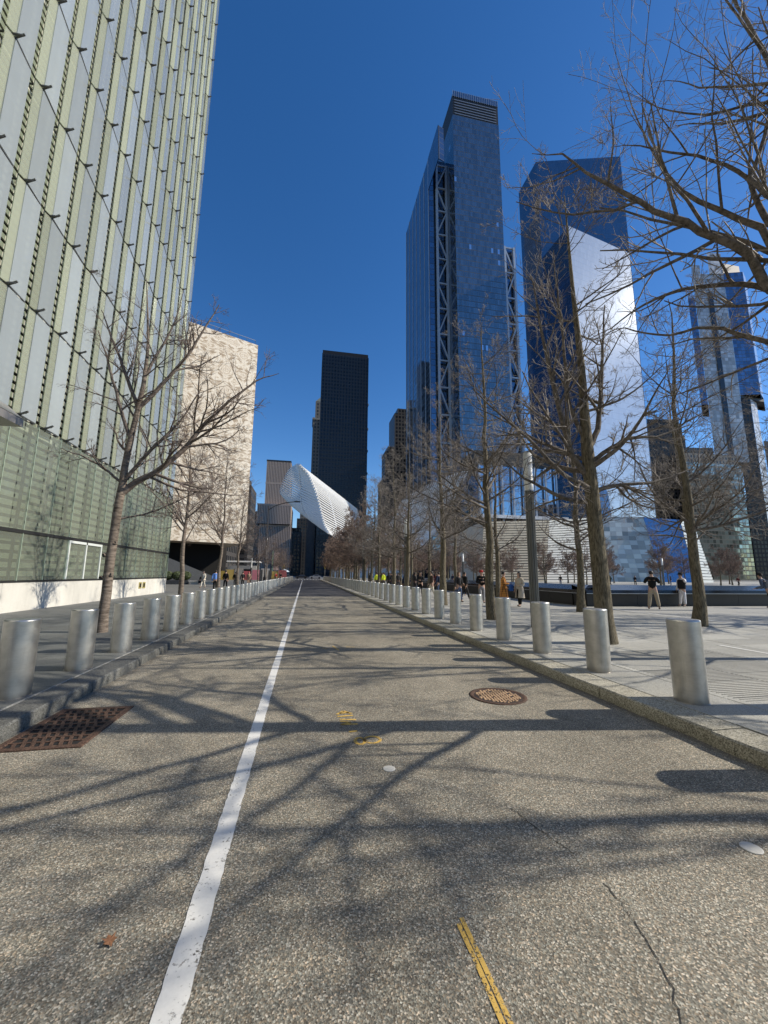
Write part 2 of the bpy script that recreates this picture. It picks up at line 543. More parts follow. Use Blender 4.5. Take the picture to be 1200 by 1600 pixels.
M['brown_block'] = facade('brown_masonry', (0.03, 0.03, 0.03), (0.13, 0.105, 0.09), 3.2, 3.6, 0.52, 0.45, 0.5, 0.2, 0.2, 0.01, 0.85)
M['grey_block'] = facade('grey_masonry', (0.05, 0.055, 0.06), (0.20, 0.19, 0.175), 3.0, 3.5, 0.5, 0.42, 0.5, 0.2, 0.2, 0.01, 0.85)
M['dark_block'] = facade('dark_block', (0.02, 0.022, 0.026), (0.05, 0.045, 0.042), 3.0, 3.6, 0.4, 0.35, 0.4, 0.2, 0.3, 0.01, 0.7)
M['green_block'] = facade('green_glass_block', (0.32, 0.37, 0.34), (0.17, 0.18, 0.165), 3.0, 3.4, 0.12, 0.22, 0.6, 0.1, 0.55, 0.02, 0.6, pale_panes=(0.9, (0.4, 0.5, 0.48)))
M['stripe_stone'] = plain('pinkish_stone', (0.40, 0.32, 0.275), 0.8, 0, 0.06, 0.5)
M['stripe_glass'] = plain('dark_window', (0.03, 0.033, 0.037), 0.15, 0.2, 0.2, 0.3)
M['podium_glass'] = facade('podium_glass', (0.38, 0.48, 0.58), (0.2, 0.25, 0.3), 3.0, 6.0, 0.03, 0.03, 0.12, 0.03, 0.92, 0.006)
M['pav_glass'] = facade('pavilion_glass', (0.30, 0.38, 0.50), (0.2, 0.26, 0.34), 3.0, 1.5, 0.03, 0.06, 0.15, 0.04, 0.9, 0.02, 0.4, 0.6)
M['pav_mirror'] = facade('pavilion_painted_reflection', (0.50, 0.47, 0.39), (0.3, 0.29, 0.26), 2.4, 1.5, 0.03, 0.05, 0.4, 0.2, 0.35, 0.05, 0.4, 0.6)  # beige of the mirrored buildings is put into the panel colour
M['pav_matt'] = plain('matt_steel_cladding', (0.52, 0.47, 0.38), 0.5, 0.2, 0.1, 0.3)
M['pav_bright'] = plain('bright_steel_cladding', (0.72, 0.71, 0.68), 0.4, 0.4, 0.06, 0.4)
M['lamp_white'] = plain('frosted_lamp_glass', (0.62, 0.62, 0.58), 0.4, 0, 0.08, 8)
M['granite_cube'] = M['stone_grey']


def cloth(name, col, var=0.25):
    return plain('cloth_' + name, col, 0.9, 0, var, 9.0, 0.2)


# ================================================================ SETTING: ground, road, pavements
def struct(name, mb, mat):
    return tag(mb.build(name, mat), kind='structure')


RL, RR = -2.95, 4.15            # road edges
struct('ground', MB().box(-2500, 2500, -800, 4000, -0.6, -0.02), M['ground'])
mb = MB(); mb.face([(RL, -30, 0), (RR, -30, 0), (RR, 31.6, 0), (RL, 31.6, 0)])
struct('road', mb, M['road'])
mb = MB(); mb.face([(RL, 31.6, 0), (RR, 31.6, 0), (RR + 0.3, 122, 0), (16, 130, 0), (60, 146, 0), (60, 160, 0), (6, 162, 0), (6, 600, 0), (-6, 600, 0), (-6, 162, 0), (-60, 160, 0), (-60, 146, 0), (-9, 136, 0), (RL - 0.3, 122, 0)])
struct('asphalt_road', mb, M['asphalt'])
# pavement slabs of stone: beds first
bedL = struct('pavement_left', MB().box(-60, -3.32, -30, 126, -0.02, 0.135), M['slate'])
bedR = struct('pavement_right', MB().box(4.58, 230, -30, 126, -0.02, 0.135), M['plaza'])
kL = struct('kerb_left', MB().box(-3.32, RL - 0.07, -30, 126, -0.02, 0.128), M['joint'])
kR = struct('kerb_right', MB().box(RR + 0.07, 4.58, -30, 126, -0.02, 0.128), M['joint'])


def kerb_run(parent, x0, x1, mat, y0, n, step, seed, sgn):
    r = random.Random(seed)
    for v in range(n):
        y = y0 + v * step
        mb = MB()
        o = r.uniform(-0.012, 0.014)
        h = r.uniform(-0.006, 0.006)
        # a stone with a broken, split outer face
        ns = 7
        e = 0.012
        ys = [y + e / 2 + (step - e) * k / ns for k in range(ns + 1)]
        face_x = [(x1 if sgn > 0 else x0) + sgn * (o + r.uniform(-0.008, 0.008)) for _ in ys]
        back = x0 if sgn > 0 else x1
        zt = 0.15 + h
        for k in range(ns):
            a, b = face_x[k], face_x[k + 1]
            ch = 0.018
            m0, m1 = a + sgn * r.uniform(0, 0.012), b + sgn * r.uniform(0, 0.012)
            q = [(back, ys[k], zt), (a - sgn * ch, ys[k], zt), (b - sgn * ch, ys[k + 1], zt), (back, ys[k + 1], zt)]
            mb.face(q if sgn > 0 else q[::-1])
            q = [(a - sgn * ch, ys[k], zt), (a, ys[k], zt - ch), (b, ys[k + 1], zt - ch), (b - sgn * ch, ys[k + 1], zt)]
            mb.face(q if sgn > 0 else q[::-1])
            q = [(a, ys[k], zt - ch), (m0, ys[k], 0.06), (m1, ys[k + 1], 0.06), (b, ys[k + 1], zt - ch)]
            mb.face(q if sgn > 0 else q[::-1])
            q = [(m0, ys[k], 0.06), (a, ys[k], -0.01), (b, ys[k + 1], -0.01), (m1, ys[k + 1], 0.06)]
            mb.face(q if sgn > 0 else q[::-1])
        for yy, a in ((ys[0], face_x[0]), (ys[-1], face_x[-1])):
            mb.face([(back, yy, -0.01), (a, yy, -0.01), (a, yy, zt - 0.018), (a - sgn * 0.018, yy, zt), (back, yy, zt)])
        mb.build('kerb_stone', mat, parent)


kerb_run(kL, -3.30, RL, M['kerb_slate'], 0.6, 27, 1.52, 3, 1)
kerb_run(kR, RR, 4.56, M['kerb_granite'], 0.4, 25, 1.62, 4, -1)
mb = MB()
for v in range(52):
    mb.box(-3.30, RL, 41.65 + v * 1.62, 41.65 + v * 1.62 + 1.6, 0, 0.15, 0.015)
tag(mb.build('kerb_run', M['kerb_slate'], kL), kind='stuff')
mb = MB()
for v in range(52):
    mb.box(RR, 4.56, 40.9 + v * 1.62, 40.9 + v * 1.62 + 1.6, 0, 0.15, 0.015)
tag(mb.build('kerb_run', M['kerb_granite'], kR), kind='stuff')


def slabs(parent, x0, x1, y0, y1, sx, sy, mat, gap=0.008, stag=True, seed=1, name='paving_slab'):
    """stone slabs laid on a bed, each its own object, meshes shared"""
    r = random.Random(seed)
    nx = round((x1 - x0) / sx)
    ny = int((y1 - y0) / sy)
    shared = MB().box(gap / 2, sx - gap / 2, gap / 2, sy - gap / 2, -0.012, 0.0, 0.003).mesh(name, mat)
    half = MB().box(gap / 2, sx - gap / 2, gap / 2, sy / 2 - gap / 2, -0.012, 0.0, 0.003).mesh(name, mat)
    for i in range(nx):
        off = sy / 2 if (stag and i % 2) else 0
        if off:
            link(name, half, parent, (x0 + i * sx, y0, 0.15 + r.uniform(-0.0015, 0.0015)))
        for j in range(ny - (1 if off else 0)):
            link(name, shared, parent, (x0 + i * sx, y0 + off + j * sy, 0.15 + r.uniform(-0.0015, 0.0015)))


slabs(bedL, -11.1, -3.34, 3.0, 25.0, 1.295, 1.0, M['slate'], 0.010, True, 5)
slabs(bedR, 4.58, 5.42, 0.5, 35.0, 0.84, 1.62, M['granite'], 0.016, False, 6)
slabs(bedR, 5.42, 14.42, 1.5, 16.5, 1.5, 0.75, M['granite'], 0.016, True, 8)
# pale bands in the paving, thin grooves near the bollards
for (x0, x1, y0, y1) in ((14.46, 14.62, 1, 18.0), (9.42, 9.54, 2, 7.9)):
    MB().box(x0, x1, y0, y1, 0.14, 0.1565).build('granite_strip', M['granite_band'], bedR)
MB().box(-3.342, -3.328, 2, 60, 0.14, 0.156).build('granite_strip', M['stone_grey'], bedL)
mb = MB()
for k in range(44):
    y = 4.35 + k * 0.075
    mb.box(5.55, 8.6, y, y + 0.014, 0.14, 0.1548)
tag(mb.build('groove_paving', plain('groove_granite', (0.20, 0.195, 0.18), 0.8), bedR), kind='stuff')


# ---- painted line, spray marks, cracks, studs in the road
def strip(mb, pts, w, z, jit=0, r=rnd):
    for a, b in zip(pts, pts[1:]):
        a2, b2 = Vector((*a, 0)), Vector((*b, 0))
        n = (b2 - a2).normalized().cross(Vector((0, 0, 1))) * (w / 2)
        mb.face([(a2 + n)[:2] + (z,), (b2 + n)[:2] + (z,), (b2 - n)[:2] + (z,), (a2 - n)[:2] + (z,)][::-1])


mb = MB()
y = -2.0
while y < 120:
    st = 0.05 if y < 8 else (0.5 if y < 40 else 3)
    e = lambda: rnd.uniform(-0.004, 0.004) if y < 8 else 0
    if y == -2.0:
        pl, pr = -0.512, -0.392
    nl, nr = -0.512 - 0.0042 * max(0, y) + e(), -0.392 - 0.0042 * max(0, y) + e()
    mb.face([(pl, y, 0.004), (pr, y, 0.004), (nr, y + st, 0.004), (nl, y + st, 0.004)])
    pl, pr = nl, nr
    y += st
tag(mb.build('centre_line', M['white_paint']), 'worn white painted line running along the road', 'road marking')
cw = thing('crosswalk', 'white bar crossing painted across the dark asphalt far down the road', 'road marking', (0, 0, 0))
for k in range(9):
    MB().box(-3.3 + k * 0.9, -2.85 + k * 0.9, 124, 127.5, 0.001, 0.004).build('bar', M['white_paint'], cw)


def spray(name, label, strokes, w):
    mb = MB()
    for s_ in strokes:
        # smooth the stroke a little
        pts = []
        for a, b in zip(s_, s_[1:]):
            for k in range(4):
                q = k / 4
                pts.append((a[0] + (b[0] - a[0]) * q, a[1] + (b[1] - a[1]) * q))
        pts.append(s_[-1])
        strip(mb, pts, w, 0.004)
    return tag(mb.build(name, M['yellow_spray']), label, 'road marking')


arc = lambda cx, cy, rx, ry, a0, a1, n=12: [(cx + rx * math.cos(math.radians(a0 + (a1 - a0) * k / n)), cy + ry * math.sin(math.radians(a0 + (a1 - a0) * k / n))) for k in range(n + 1)]
spray('spray_mark', 'yellow sprayed letters and dash on the road beside the white line',
      [[(0.44, 5.19), (0.53, 5.30), (0.62, 5.19)], [(0.47, 5.23), (0.59, 5.24)], [(0.44, 5.12), (0.63, 5.13)],
       [(0.46, 5.02), (0.65, 4.98)], [(0.46, 4.96), (0.58, 4.90), (0.46, 4.85)], [(0.46, 4.85), (0.65, 4.84)], [(0.53, 4.63), (0.62, 4.64)]], 0.04)
spray('spray_mark', 'yellow sprayed figure eight on the road between the letters and the pale stud',
      [arc(0.615, 4.37, 0.05, 0.085, 0, 360), arc(0.745, 4.38, 0.085, 0.085, 0, 360, 16), [(0.66, 4.37), (0.70, 4.37)]], 0.034)
spray('spray_mark', 'yellow sprayed double line on the road pointing along the lane',
      [[(0.805, 2.13), (0.81, 1.9), (0.805, 1.4)], [(0.832, 2.16), (0.837, 1.9), (0.84, 1.4)]], 0.022)
spray('spray_mark', 'faint yellow sprayed cross on the road by the white line', [[(0.70, 9.9), (0.80, 9.35)], [(0.45, 9.65), (0.56, 9.6)], [(1.0, 9.75), (1.2, 9.7)]], 0.035)


def crack(label, pts):
    mb = MB()
    fine = []
    for a, b in zip(pts, pts[1:]):
        for k in range(7):
            q = k / 7
            fine.append((a[0] + (b[0] - a[0]) * q + rnd.uniform(-0.008, 0.008), a[1] + (b[1] - a[1]) * q + rnd.uniform(-0.008, 0.008)))
    for a, b in zip(fine, fine[1:]):
        strip(mb, [a, b], rnd.uniform(0.003, 0.007), 0.003)
    tag(mb.build('road_crack', M['crack']), label, 'crack')


crack('long dark crack in the road nearest the granite kerb', [(1.71, 2.24), (1.70, 2.1), (1.66, 1.9), (1.57, 1.68), (1.45, 1.5)])
crack('short dark crack in the road between the two pale studs', [(1.56, 2.99), (1.60, 2.8), (1.66, 2.6), (1.70, 2.46)])
for (x, y, r_, lab) in ((0.79, 3.74, 0.055, 'small pale round stud in the road by the figure eight'), (2.85, 2.32, 0.06, 'pale round stud in the road near the granite kerb')):
    o = MB().lathe([(r_, 0), (r_, 0.004), (r_ - 0.005, 0.006)], 20, (0, 0)).build('road_stud', plain('stud_resin', (0.47, 0.46, 0.42), 0.7, 0, 0.2, 30))
    o.location = (x, y, 0.0)
    tag(o, lab, 'road stud')
mb = MB()
lp = [(0, 0.035), (0.012, 0.02), (0.03, 0.022), (0.02, 0.005), (0.028, -0.015), (0.008, -0.018), (0, -0.04), (-0.008, -0.02), (-0.028, -0.012), (-0.018, 0.006), (-0.03, 0.024), (-0.01, 0.02)]
for k in range(len(lp)):
    a, b = lp[k], lp[(k + 1) % len(lp)]
    zz = lambda p: 0.004 + 12 * (p[0] ** 2) + 6 * max(0, p[1]) ** 2
    mb.face([(0, 0, 0.008), (a[0], a[1], zz(a)), (b[0], b[1], zz(b))])
o = mb.build('fallen_leaf', plain('dry_leaf', (0.28, 0.13, 0.06), 0.7))
o.location = (-0.83, 2.33, 0.004)
o.rotation_euler = (0, 0, 0.6)
tag(o, 'dry brown leaf lying on the road beside the white line', 'leaf')

# ---- manhole
mh = thing('manhole_cover', 'round rusty iron manhole cover with worn studs in the road', 'manhole cover', (2.76, 5.57, 0.0), 0.5)
MB().lathe([(0.40, 0.002), (0.40, 0.008), (0.375, 0.010), (0.345, 0.008), (0.335, 0.004)], 48, cap=False).build('frame_ring', M['rust'], mh, True)
lid = MB().lathe([(0.334, 0.001), (0.332, 0.005), (0.30, 0.006)], 48).build('lid', plain('dark_iron', (0.04, 0.026, 0.02), 0.8), mh)
studs = MB()
for i in range(-6, 7):
    for j in range(-8, 9):
        x, y = i * 0.056 + (0.028 if j % 2 else 0), j * 0.038
        if math.hypot(x, y) < 0.305 and rnd.random() > 0.06:
            studs.obox((x, y, 0.0085), (math.cos(0.3 * (j % 3 - 1)), math.sin(0.3 * (j % 3 - 1)), 0), (-math.sin(0.3 * (j % 3 - 1)), math.cos(0.3 * (j % 3 - 1)), 0), (0, 0, 1), 0.020, 0.009, 0.0045, 0.003)
tag(studs.build('studs', M['rust_worn'], mh), kind='stuff')
# ---- drain grate at the left kerb
gr = thing('drain_grate', 'rusty iron storm drain grate in the road against the dark kerb', 'drain grate', (-2.90, 4.68, 0.0))
GW, GL = 0.80, 1.24
MB().box(0.03, GW - 0.03, 0.03, GL - 0.03, -0.01, 0.002).build('pit_shade', M['shade_wheel'], gr)  # flat black sheet stands in for shade below the bars
mb = MB()
mb.box(0, GW, 0, 0.07, 0, 0.014, 0.004); mb.box(0, GW, GL - 0.07, GL, 0, 0.014, 0.004)
mb.box(0, 0.07, 0.07, GL - 0.07, 0, 0.014, 0.004); mb.box(GW - 0.07, GW, 0.07, GL - 0.07, 0, 0.014, 0.004)
mb.build('frame', M['rust'], gr)
rail = MB().box(0.07, GW - 0.07, -0.014, 0.014, 0.003, 0.012, 0.002).mesh('rail', M['rust'])
for k in range(1, 9):
    link('rail', rail, gr, (0, 0.07 + (GL - 0.14) * k / 9, 0))
bar = MB()
bar.obox((0, 0, 0.0072), (0.94, 0.34, 0), (-0.34, 0.94, 0), (0, 0, 1), 0.017, (GL - 0.14) / 18, 0.004, 0.001)
bar = bar.mesh('cross_bar', M['rust'])
for k in range(9):
    for j in range(1, 8):
        link('cross_bar', bar, gr, (0.07 + (GW - 0.14) * (j + (0.25 if k % 2 else -0.1)) / 8, 0.07 + (GL - 0.14) * (k + 0.5) / 9, 0))

# ---------------------------------------------------------------- bollards
def bollard_meshes(h, r=0.185):
    body = MB().lathe([(r + 0.008, -0.012), (r + 0.008, 0.004), (r, 0.008), (r, h - 0.016)], 40, cap=False).mesh('sleeve', M['steel'])
    cap = MB().lathe([(r, h - 0.016), (r - 0.003, h - 0.006), (r - 0.010, h), (r - 0.05, h + 0.002)], 40).mesh('cap', M['steel'])
    smooth_by_angle(body, 50)
    smooth_by_angle(cap, 50)
    return body, cap


def bollard_row(x, y0, step, n, h, label, group):
    body, cap = bollard_meshes(h)
    for k in range(n):
        o = thing('bollard', label, 'bollard', (x, y0 + k * step, 0.15), rnd.uniform(0, 6.28), group)
        link('sleeve', body, o)
        link('cap', cap, o)


bollard_row(-3.57, 4.57, 1.5, 72, 0.945, 'brushed steel bollard on the dark slate pavement by the glass building', 'bollards along the dark slate kerb')
bollard_row(4.87, 2.86, 1.63, 68, 1.01, 'brushed steel bollard on the pale granite pavement by the memorial plaza', 'bollards along the pale granite kerb')

# ================================================================ BUILDINGS
def building(name, label, cat='building', loc=(0, 0, 0)):
    return thing(name, label, cat, loc)


# ---- glass-finned building on the left
FX = -11.2
gb = building('glass_fin_building', 'tall facade of angled glass fins over steel slats on a white stone base')
YE = 35.6
MB().box(-60, FX - 0.62, -60, YE - 0.35, 1.3, 74).build('core', M['core'], gb)
P_ = 1.575
# steel slats
sl_m = MB().box(FX - 0.40, FX - 0.34, -20, YE - 0.05, -0.105, 0.105).mesh('slat', M['slat'])
z = 1.62
while z < 73.5:
    link('slat', sl_m, gb, (0, 0, z))
    z += 0.345
rows = [3.3 + 4.4 * k for k in range(17)]
NC = 16
ang = [0, 1.5, 2.5, 3.5, 4.5, 5.5, 6, 6.5, 7, 7, 7, 7, 7, 7, 7, 7]
# flush glass: low course and first tall course
low = MB().box(FX - 0.03, FX, 0.012, P_ - 0.012, 1.36, 3.22).mesh('glass_pane', M['pane_glass'])
mid = MB().box(FX - 0.03, FX, 0.010, P_ / 2 - 0.010, 3.36, 7.62).mesh('glass_pane', M['pane_glass'])
for c_ in range(NC + 6):
    y = YE - P_ * (c_ + 1)
    dy0, dy1 = 21.43, 24.57
    if not (y + P_ > dy0 + 0.1 and y < dy1 - 0.1):
        link('glass_pane', low, gb, (0, y, 0))
    link('glass_pane', mid, gb, (0, y, 0))
    link('glass_pane', mid, gb, (0, y + P_ / 2, 0))
mull = MB().box(FX - 0.06, FX + 0.025, -0.012, 0.012, 1.34, 7.66).mesh('mullion', M['glass_edge'])
clip = MB().box(-0.02, 0.03, -0.02, 0.02, -0.09, 0.09).mesh('clip', M['dark_steel'])
for c_ in range(NC + 6):
    y = YE - P_ * c_
    link('mullion', mull, gb, (0, y, 0))
clips = MB()
for c_ in range(NC + 6):
    for hf in (0, 0.5):
        y = YE - P_ * (c_ + hf)
        for k in range(9):
            clips.box(FX - 0.01, FX + 0.02, y - 0.013, y + 0.013, 3.6 + k * 0.48, 3.72 + k * 0.48)
tag(clips.build('clips', M['dark_steel'], gb), kind='stuff')
MB().box(FX - 0.35, FX + 0.03, -25, YE, 3.22, 3.35).build('ledge', M['dark_steel'], gb)
MB().box(FX - 0.35, FX + 0.02, -25, YE, 1.27, 1.35).build('sill', M['dark_steel'], gb)
# tall glass: a folded pair per bay; the ridge where they meet stands proud and more so higher up
for r_i in range(1, 16):
    a = math.radians(ang[r_i])
    z0, z1 = rows[r_i] + 0.05, rows[r_i] + 4.35
    wB, wA = 0.32, 0.98
    prB = math.sin(a) * wA                       # how far the ridge stands out
    yB = math.sqrt(max(0.02, wB * wB - min(prB, 0.4) ** 2))
    ridge = (FX + prB, yB + 0.02)
    fin = MB()
    pa, pb = Vector((FX - 0.02, 0.02, 0)), Vector((ridge[0], ridge[1], 0))
    d = (pb - pa).normalized()
    n_ = Vector((d.y, -d.x, 0))
    fin.obox(((pa + pb) / 2) + Vector((0, 0, (z0 + z1) / 2)), d, n_, (0, 0, 1), (pb - pa).length / 2, 0.018, (z1 - z0) / 2)
    fin = fin.mesh('glass_fin', M['fin_glass'])
    pc = Vector((FX - 0.02, min(P_ - 0.24, ridge[1] + 0.03 + math.cos(a) * wA), 0))
    pb2 = pb + Vector((0, 0.03, 0))
    d2 = (pc - pb2).normalized()
    n2 = Vector((d2.y, -d2.x, 0))
    pan = MB()
    pan.obox(((pb2 + pc) / 2) + Vector((0, 0, (z0 + z1) / 2)), d2, n2, (0, 0, 1), (pc - pb2).length / 2, 0.018, (z1 - z0) / 2)
    pan = pan.mesh('glass_panel', M['panel_glass'])
    br = MB()
    br.beam((FX - 0.34, ridge[1] + 0.16, z0 - 0.10), (ridge[0] + 0.30, ridge[1] - 0.02, z0 + 0.12), 0.055, 0.06)
    br.beam((FX - 0.34, ridge[1] - 0.12, z0 - 0.10), (ridge[0] + 0.26, ridge[1] - 0.02, z0 + 0.06), 0.05, 0.05)
    br.beam((FX - 0.34, ridge[1] + 0.60, z0 - 0.06), (ridge[0], ridge[1] + 0.02, z0 - 0.05), 0.04, 0.035)
    br.beam((FX - 0.30, ridge[1] + 0.03, z0 - 0.06), (pc.x, pc.y, z0 - 0.05), 0.035, 0.035)
    br.beam((ridge[0], ridge[1] + 0.03, z0 - 0.03), (pc.x, pc.y, z0 - 0.03), 0.022, 0.035)
    br = br.mesh('bracket', M['bracket'])
    for c_ in range(NC):
        y = YE - P_ * (c_ + 1)
        link('glass_fin', fin, gb, (0, y, 0))
        jit = rnd.gauss(0, 0.006)
        link('glass_panel', pan, gb, (FX * (1 - math.cos(jit)) + rnd.uniform(-0.006, 0.006), y - FX * math.sin(jit), 0), jit)
        link('bracket', br, gb, (0, y, 0))
ribs_ = MB()
for c_ in range(NC + 1):
    y = YE - P_ * c_
    ribs_.box(FX - 0.34, FX - 0.24, y - 0.03, y + 0.03, 1.4, 73)
tag(ribs_.build('vertical_rails', M['dark_steel'], gb), kind='stuff')
MB().box(FX - 0.5, FX - 0.05, YE - 0.06, YE, 1.3, 73).build('corner_glass', M['fin_glass'], gb)
# white stone base, in blocks
yb = YE
r = random.Random(4)
first = True
while yb > -25:
    w = 2.4 if not first else 1.2
    first = False
    MB().box(-14, FX + r.uniform(-0.003, 0.003), yb - w + 0.012, yb, 0.0, 1.27, 0.004).build('base_block', M['base_stone'], gb)
    yb -= w
for k, yy in enumerate((30.2, 30.85)):
    v = MB().box(FX, FX + 0.02, yy, yy + 0.48, 0.62, 1.05).build('vent', plain('brass_vent', (0.5, 0.42, 0.15), 0.5, 0.4), gb)
    MB().box(FX + 0.01, FX + 0.024, yy + 0.1, yy + 0.38, 0.70, 0.97).build('vent_slot', M['shade_wheel'], v)
# doors
dr = MB()
for y in (21.49, 23.0, 24.51):
    dr.box(FX - 0.03, FX + 0.06, y - 0.05, y + 0.05, 1.36, 3.2)
dr.box(FX - 0.03, FX + 0.06, 21.54, 24.46, 3.08, 3.2)
dr = dr.build('door', M['frame_white'], gb)
for y in (21.54, 23.05):
    MB().box(FX - 0.01, FX + 0.02, y, y + 1.41, 1.36, 3.08).build('door_pane', M['pane_glass'], dr)
# steel canopy over the entrance
cn = MB()
for (x0, x1, y0, y1, z0, z1) in ((FX - 0.2, -8.0, 3.0, 12.4, 5.72, 5.95),):
    cn.box(x0, x1, y0, y1, z0, z1, 0.03)
cn = cn.build('canopy', plain('canopy_steel', (0.33, 0.31, 0.29), 0.4, 0.6), gb)
mb = MB()
mb.face([(FX - 0.1, 3.0, 7.9), (-8.02, 3.0, 5.96), (-8.02, 12.4, 5.96), (FX - 0.1, 16.6, 7.9)])
mb.face([(FX - 0.1, 16.6, 7.9), (-8.02, 12.4, 5.96), (FX - 0.1, 12.4, 5.96)])
mb.build('canopy_hood', plain('hood_steel', (0.36, 0.34, 0.31), 0.4, 0.6), cn)

# ---- marble cube beyond
pac = building('marble_cube_building', 'pale veined marble cube raised over an undercroft whose shade is a black block')
D = Vector((0.905, 0.426, 0))
N_ = Vector((0.426, -0.905, 0))
c0 = Vector((-10.2, 70, 0))
poly = [c0 - D * 60, c0, c0 - N_ * 60, c0 - N_ * 60 - D * 60]
mb = MB().prism([(p.x, p.y) for p in poly], 6.6, 43.0)
mb.face([(p.x, p.y, 6.6) for p in reversed(poly)])
mb.build('marble_wall', M['marble'], pac)
rail_mb = MB()
pa, pb = c0 - D * 25 - N_ * 0.4, c0 - D * 0.4 - N_ * 0.4
rail_mb.beam(pa + Vector((0, 0, 44.0)), pb + Vector((0, 0, 44.0)), 0.07, 0.07)
for k in range(17):
    p = pa + (pb - pa) * (k / 16)
    rail_mb.beam(p + Vector((0, 0, 43)), p + Vector((0, 0, 44)), 0.06, 0.06)
rail_mb.build('roof_rail', M['grey_steel'], pac)
ins = [c0 - D * 60 - N_ * 5, c0 - D * 2.5 - N_ * 5, c0 - D * 2.5 - N_ * 52, c0 - D * 60 - N_ * 52]
MB().prism([(p.x, p.y) for p in ins], 0.1, 6.6).build('undercroft', M['shade_wheel'], pac)  # solid black block stands in for the shade under the cube
# broad stair with cheek walls below the cube
st = thing('stone_stair', 'dark stone stair rising under the marble cube', 'stair')
for s0, s1, nm in ((-13.3, -12.9, 'cheek_wall'), (-6.6, -6.2, 'cheek_wall')):
    a_, b_ = c0 + D * s0, c0 + D * s1
    mb = MB()
    P0, P1 = c0 + D * (-14) + N_ * 1.2, c0 + D * (-3.2) + N_ * 1.2
for off, w_, mat_ in ((1.2, 0.5, 'stone_dark'), (-3.3, 0.5, 'stone_dark')):
    A, B = c0 - D * 17 + N_ * off, c0 - D * 4.2 + N_ * off
    mb = MB()
    for q in (0, -w_):
        a2, b2 = A + N_ * q, B + N_ * q
        f_ = [(a2.x, a2.y, 0.1), (b2.x, b2.y, 0.1), (b2.x, b2.y, 0.9), (a2.x, a2.y, 6.2)]
        mb.face(f_ if q == 0 else f_[::-1])
    a2, b2 = A - N_ * w_, B - N_ * w_
    mb.face([(A.x, A.y, 6.2), (B.x, B.y, 0.9), (b2.x, b2.y, 0.9), (a2.x, a2.y, 6.2)])
    mb.face([(B.x, B.y, 0.1), (b2.x, b2.y, 0.1), (b2.x, b2.y, 0.9), (B.x, B.y, 0.9)])
    mb.build('cheek_wall', M[mat_], st)
for k in range(26):
    p = c0 - D * (4.4 + k * 0.45) - N_ * 1.1
    mb = MB()
    mb.obox((p.x, p.y, 0.1 + 0.1 * (k + 1)), D, N_, (0, 0, 1), 0.225, 1.75, 0.1 * (k + 1), 0.01)
    mb.build('step', M['stone_grey'], st)
# planter with clipped hedge
pl = thing('planter', 'low dark stone planter by the marble cube', 'planter', (-18.8, 61.2, 0.135))
for (x0, x1, y0, y1) in ((-3.4, 2.6, -0.75, -0.6), (-3.4, 2.6, 0.6, 0.75), (-3.4, -3.25, -0.6, 0.6), (2.45, 2.6, -0.6, 0.6)):
    MB().box(x0, x1, y0, y1, 0, 0.55, 0.01).build('side', M['stone_dark'], pl)
MB().box(-3.25, 2.45, -0.6, 0.6, 0, 0.5).build('soil', plain('soil', (0.07, 0.05, 0.035), 0.95), pl)
hd = thing('hedge', 'clipped green box hedge growing in the dark planter', 'hedge', (-18.8, 61.2, 0.6))
npr = np.random.default_rng(5)
mb = MB()
for lump in range(5):
    cx = -2.5 + lump * 1.15
    for k in range(1500):
        d_ = npr.normal(size=3)
        d_ /= np.linalg.norm(d_)
        rr = (0.86 + 0.14 * npr.random())
        p = Vector((cx + d_[0] * 0.70 * rr, d_[1] * 0.62 * rr, 0.72 + d_[2] * 0.62 * rr))
        n3 = Vector(d_) + Vector(npr.normal(size=3)) * 0.5
        n3.normalize()
        t3 = n3.orthogonal().normalized()
        b3 = n3.cross(t3)
        s3 = 0.055 + 0.03 * npr.random()
        mb.face([p - t3 * s3 - b3 * s3 * 0.5, p + t3 * s3, p + b3 * s3])
tag(mb.build('leaves', M['leaf_green'], hd), kind='stuff')
for lump in range(5):
    MB().lathe([(0.04, -0.1), (0.03, 0.4)], 8, (-2.5 + lump * 1.15, 0)).build('stem', M['bark_oak_branch'], hd)
bn = thing('stone_bench', 'pale stone ledge bench beside the planter', 'bench', (-13.6, 60.6, 0.135))
MB().box(-2.4, 1.6, -0.35, 0.35, 0.38, 0.5, 0.01).build('seat', M['base_stone'], bn)
MB().box(-2.2, 1.4, -0.25, 0.25, 0, 0.38).build('base', M['base_stone'], bn)

# ---- generic blocks
def block(name, label, poly, z, mat, roofmat=None, setback=None):
    b = building(name, label)
    MB().prism(poly, 0, z).build('wall', M[mat], b)
    if setback:
        for k, (ins_, h, m2) in enumerate(setback):
            cx = sum(p[0] for p in poly) / len(poly)
            cy = sum(p[1] for p in poly) / len(poly)
            pp = [(cx + (p[0] - cx) * ins_, cy + (p[1] - cy) * ins_) for p in poly]
            MB().prism(pp, z, z + h).build('upper_storey', M[m2], b)
            z += h
    cx = [p[0] for p in poly]
    cy = [p[1] for p in poly]
    return b


R4 = lambda x0, x1, y0, y1: [(x0, y0), (x1, y0), (x1, y1), (x0, y1)]
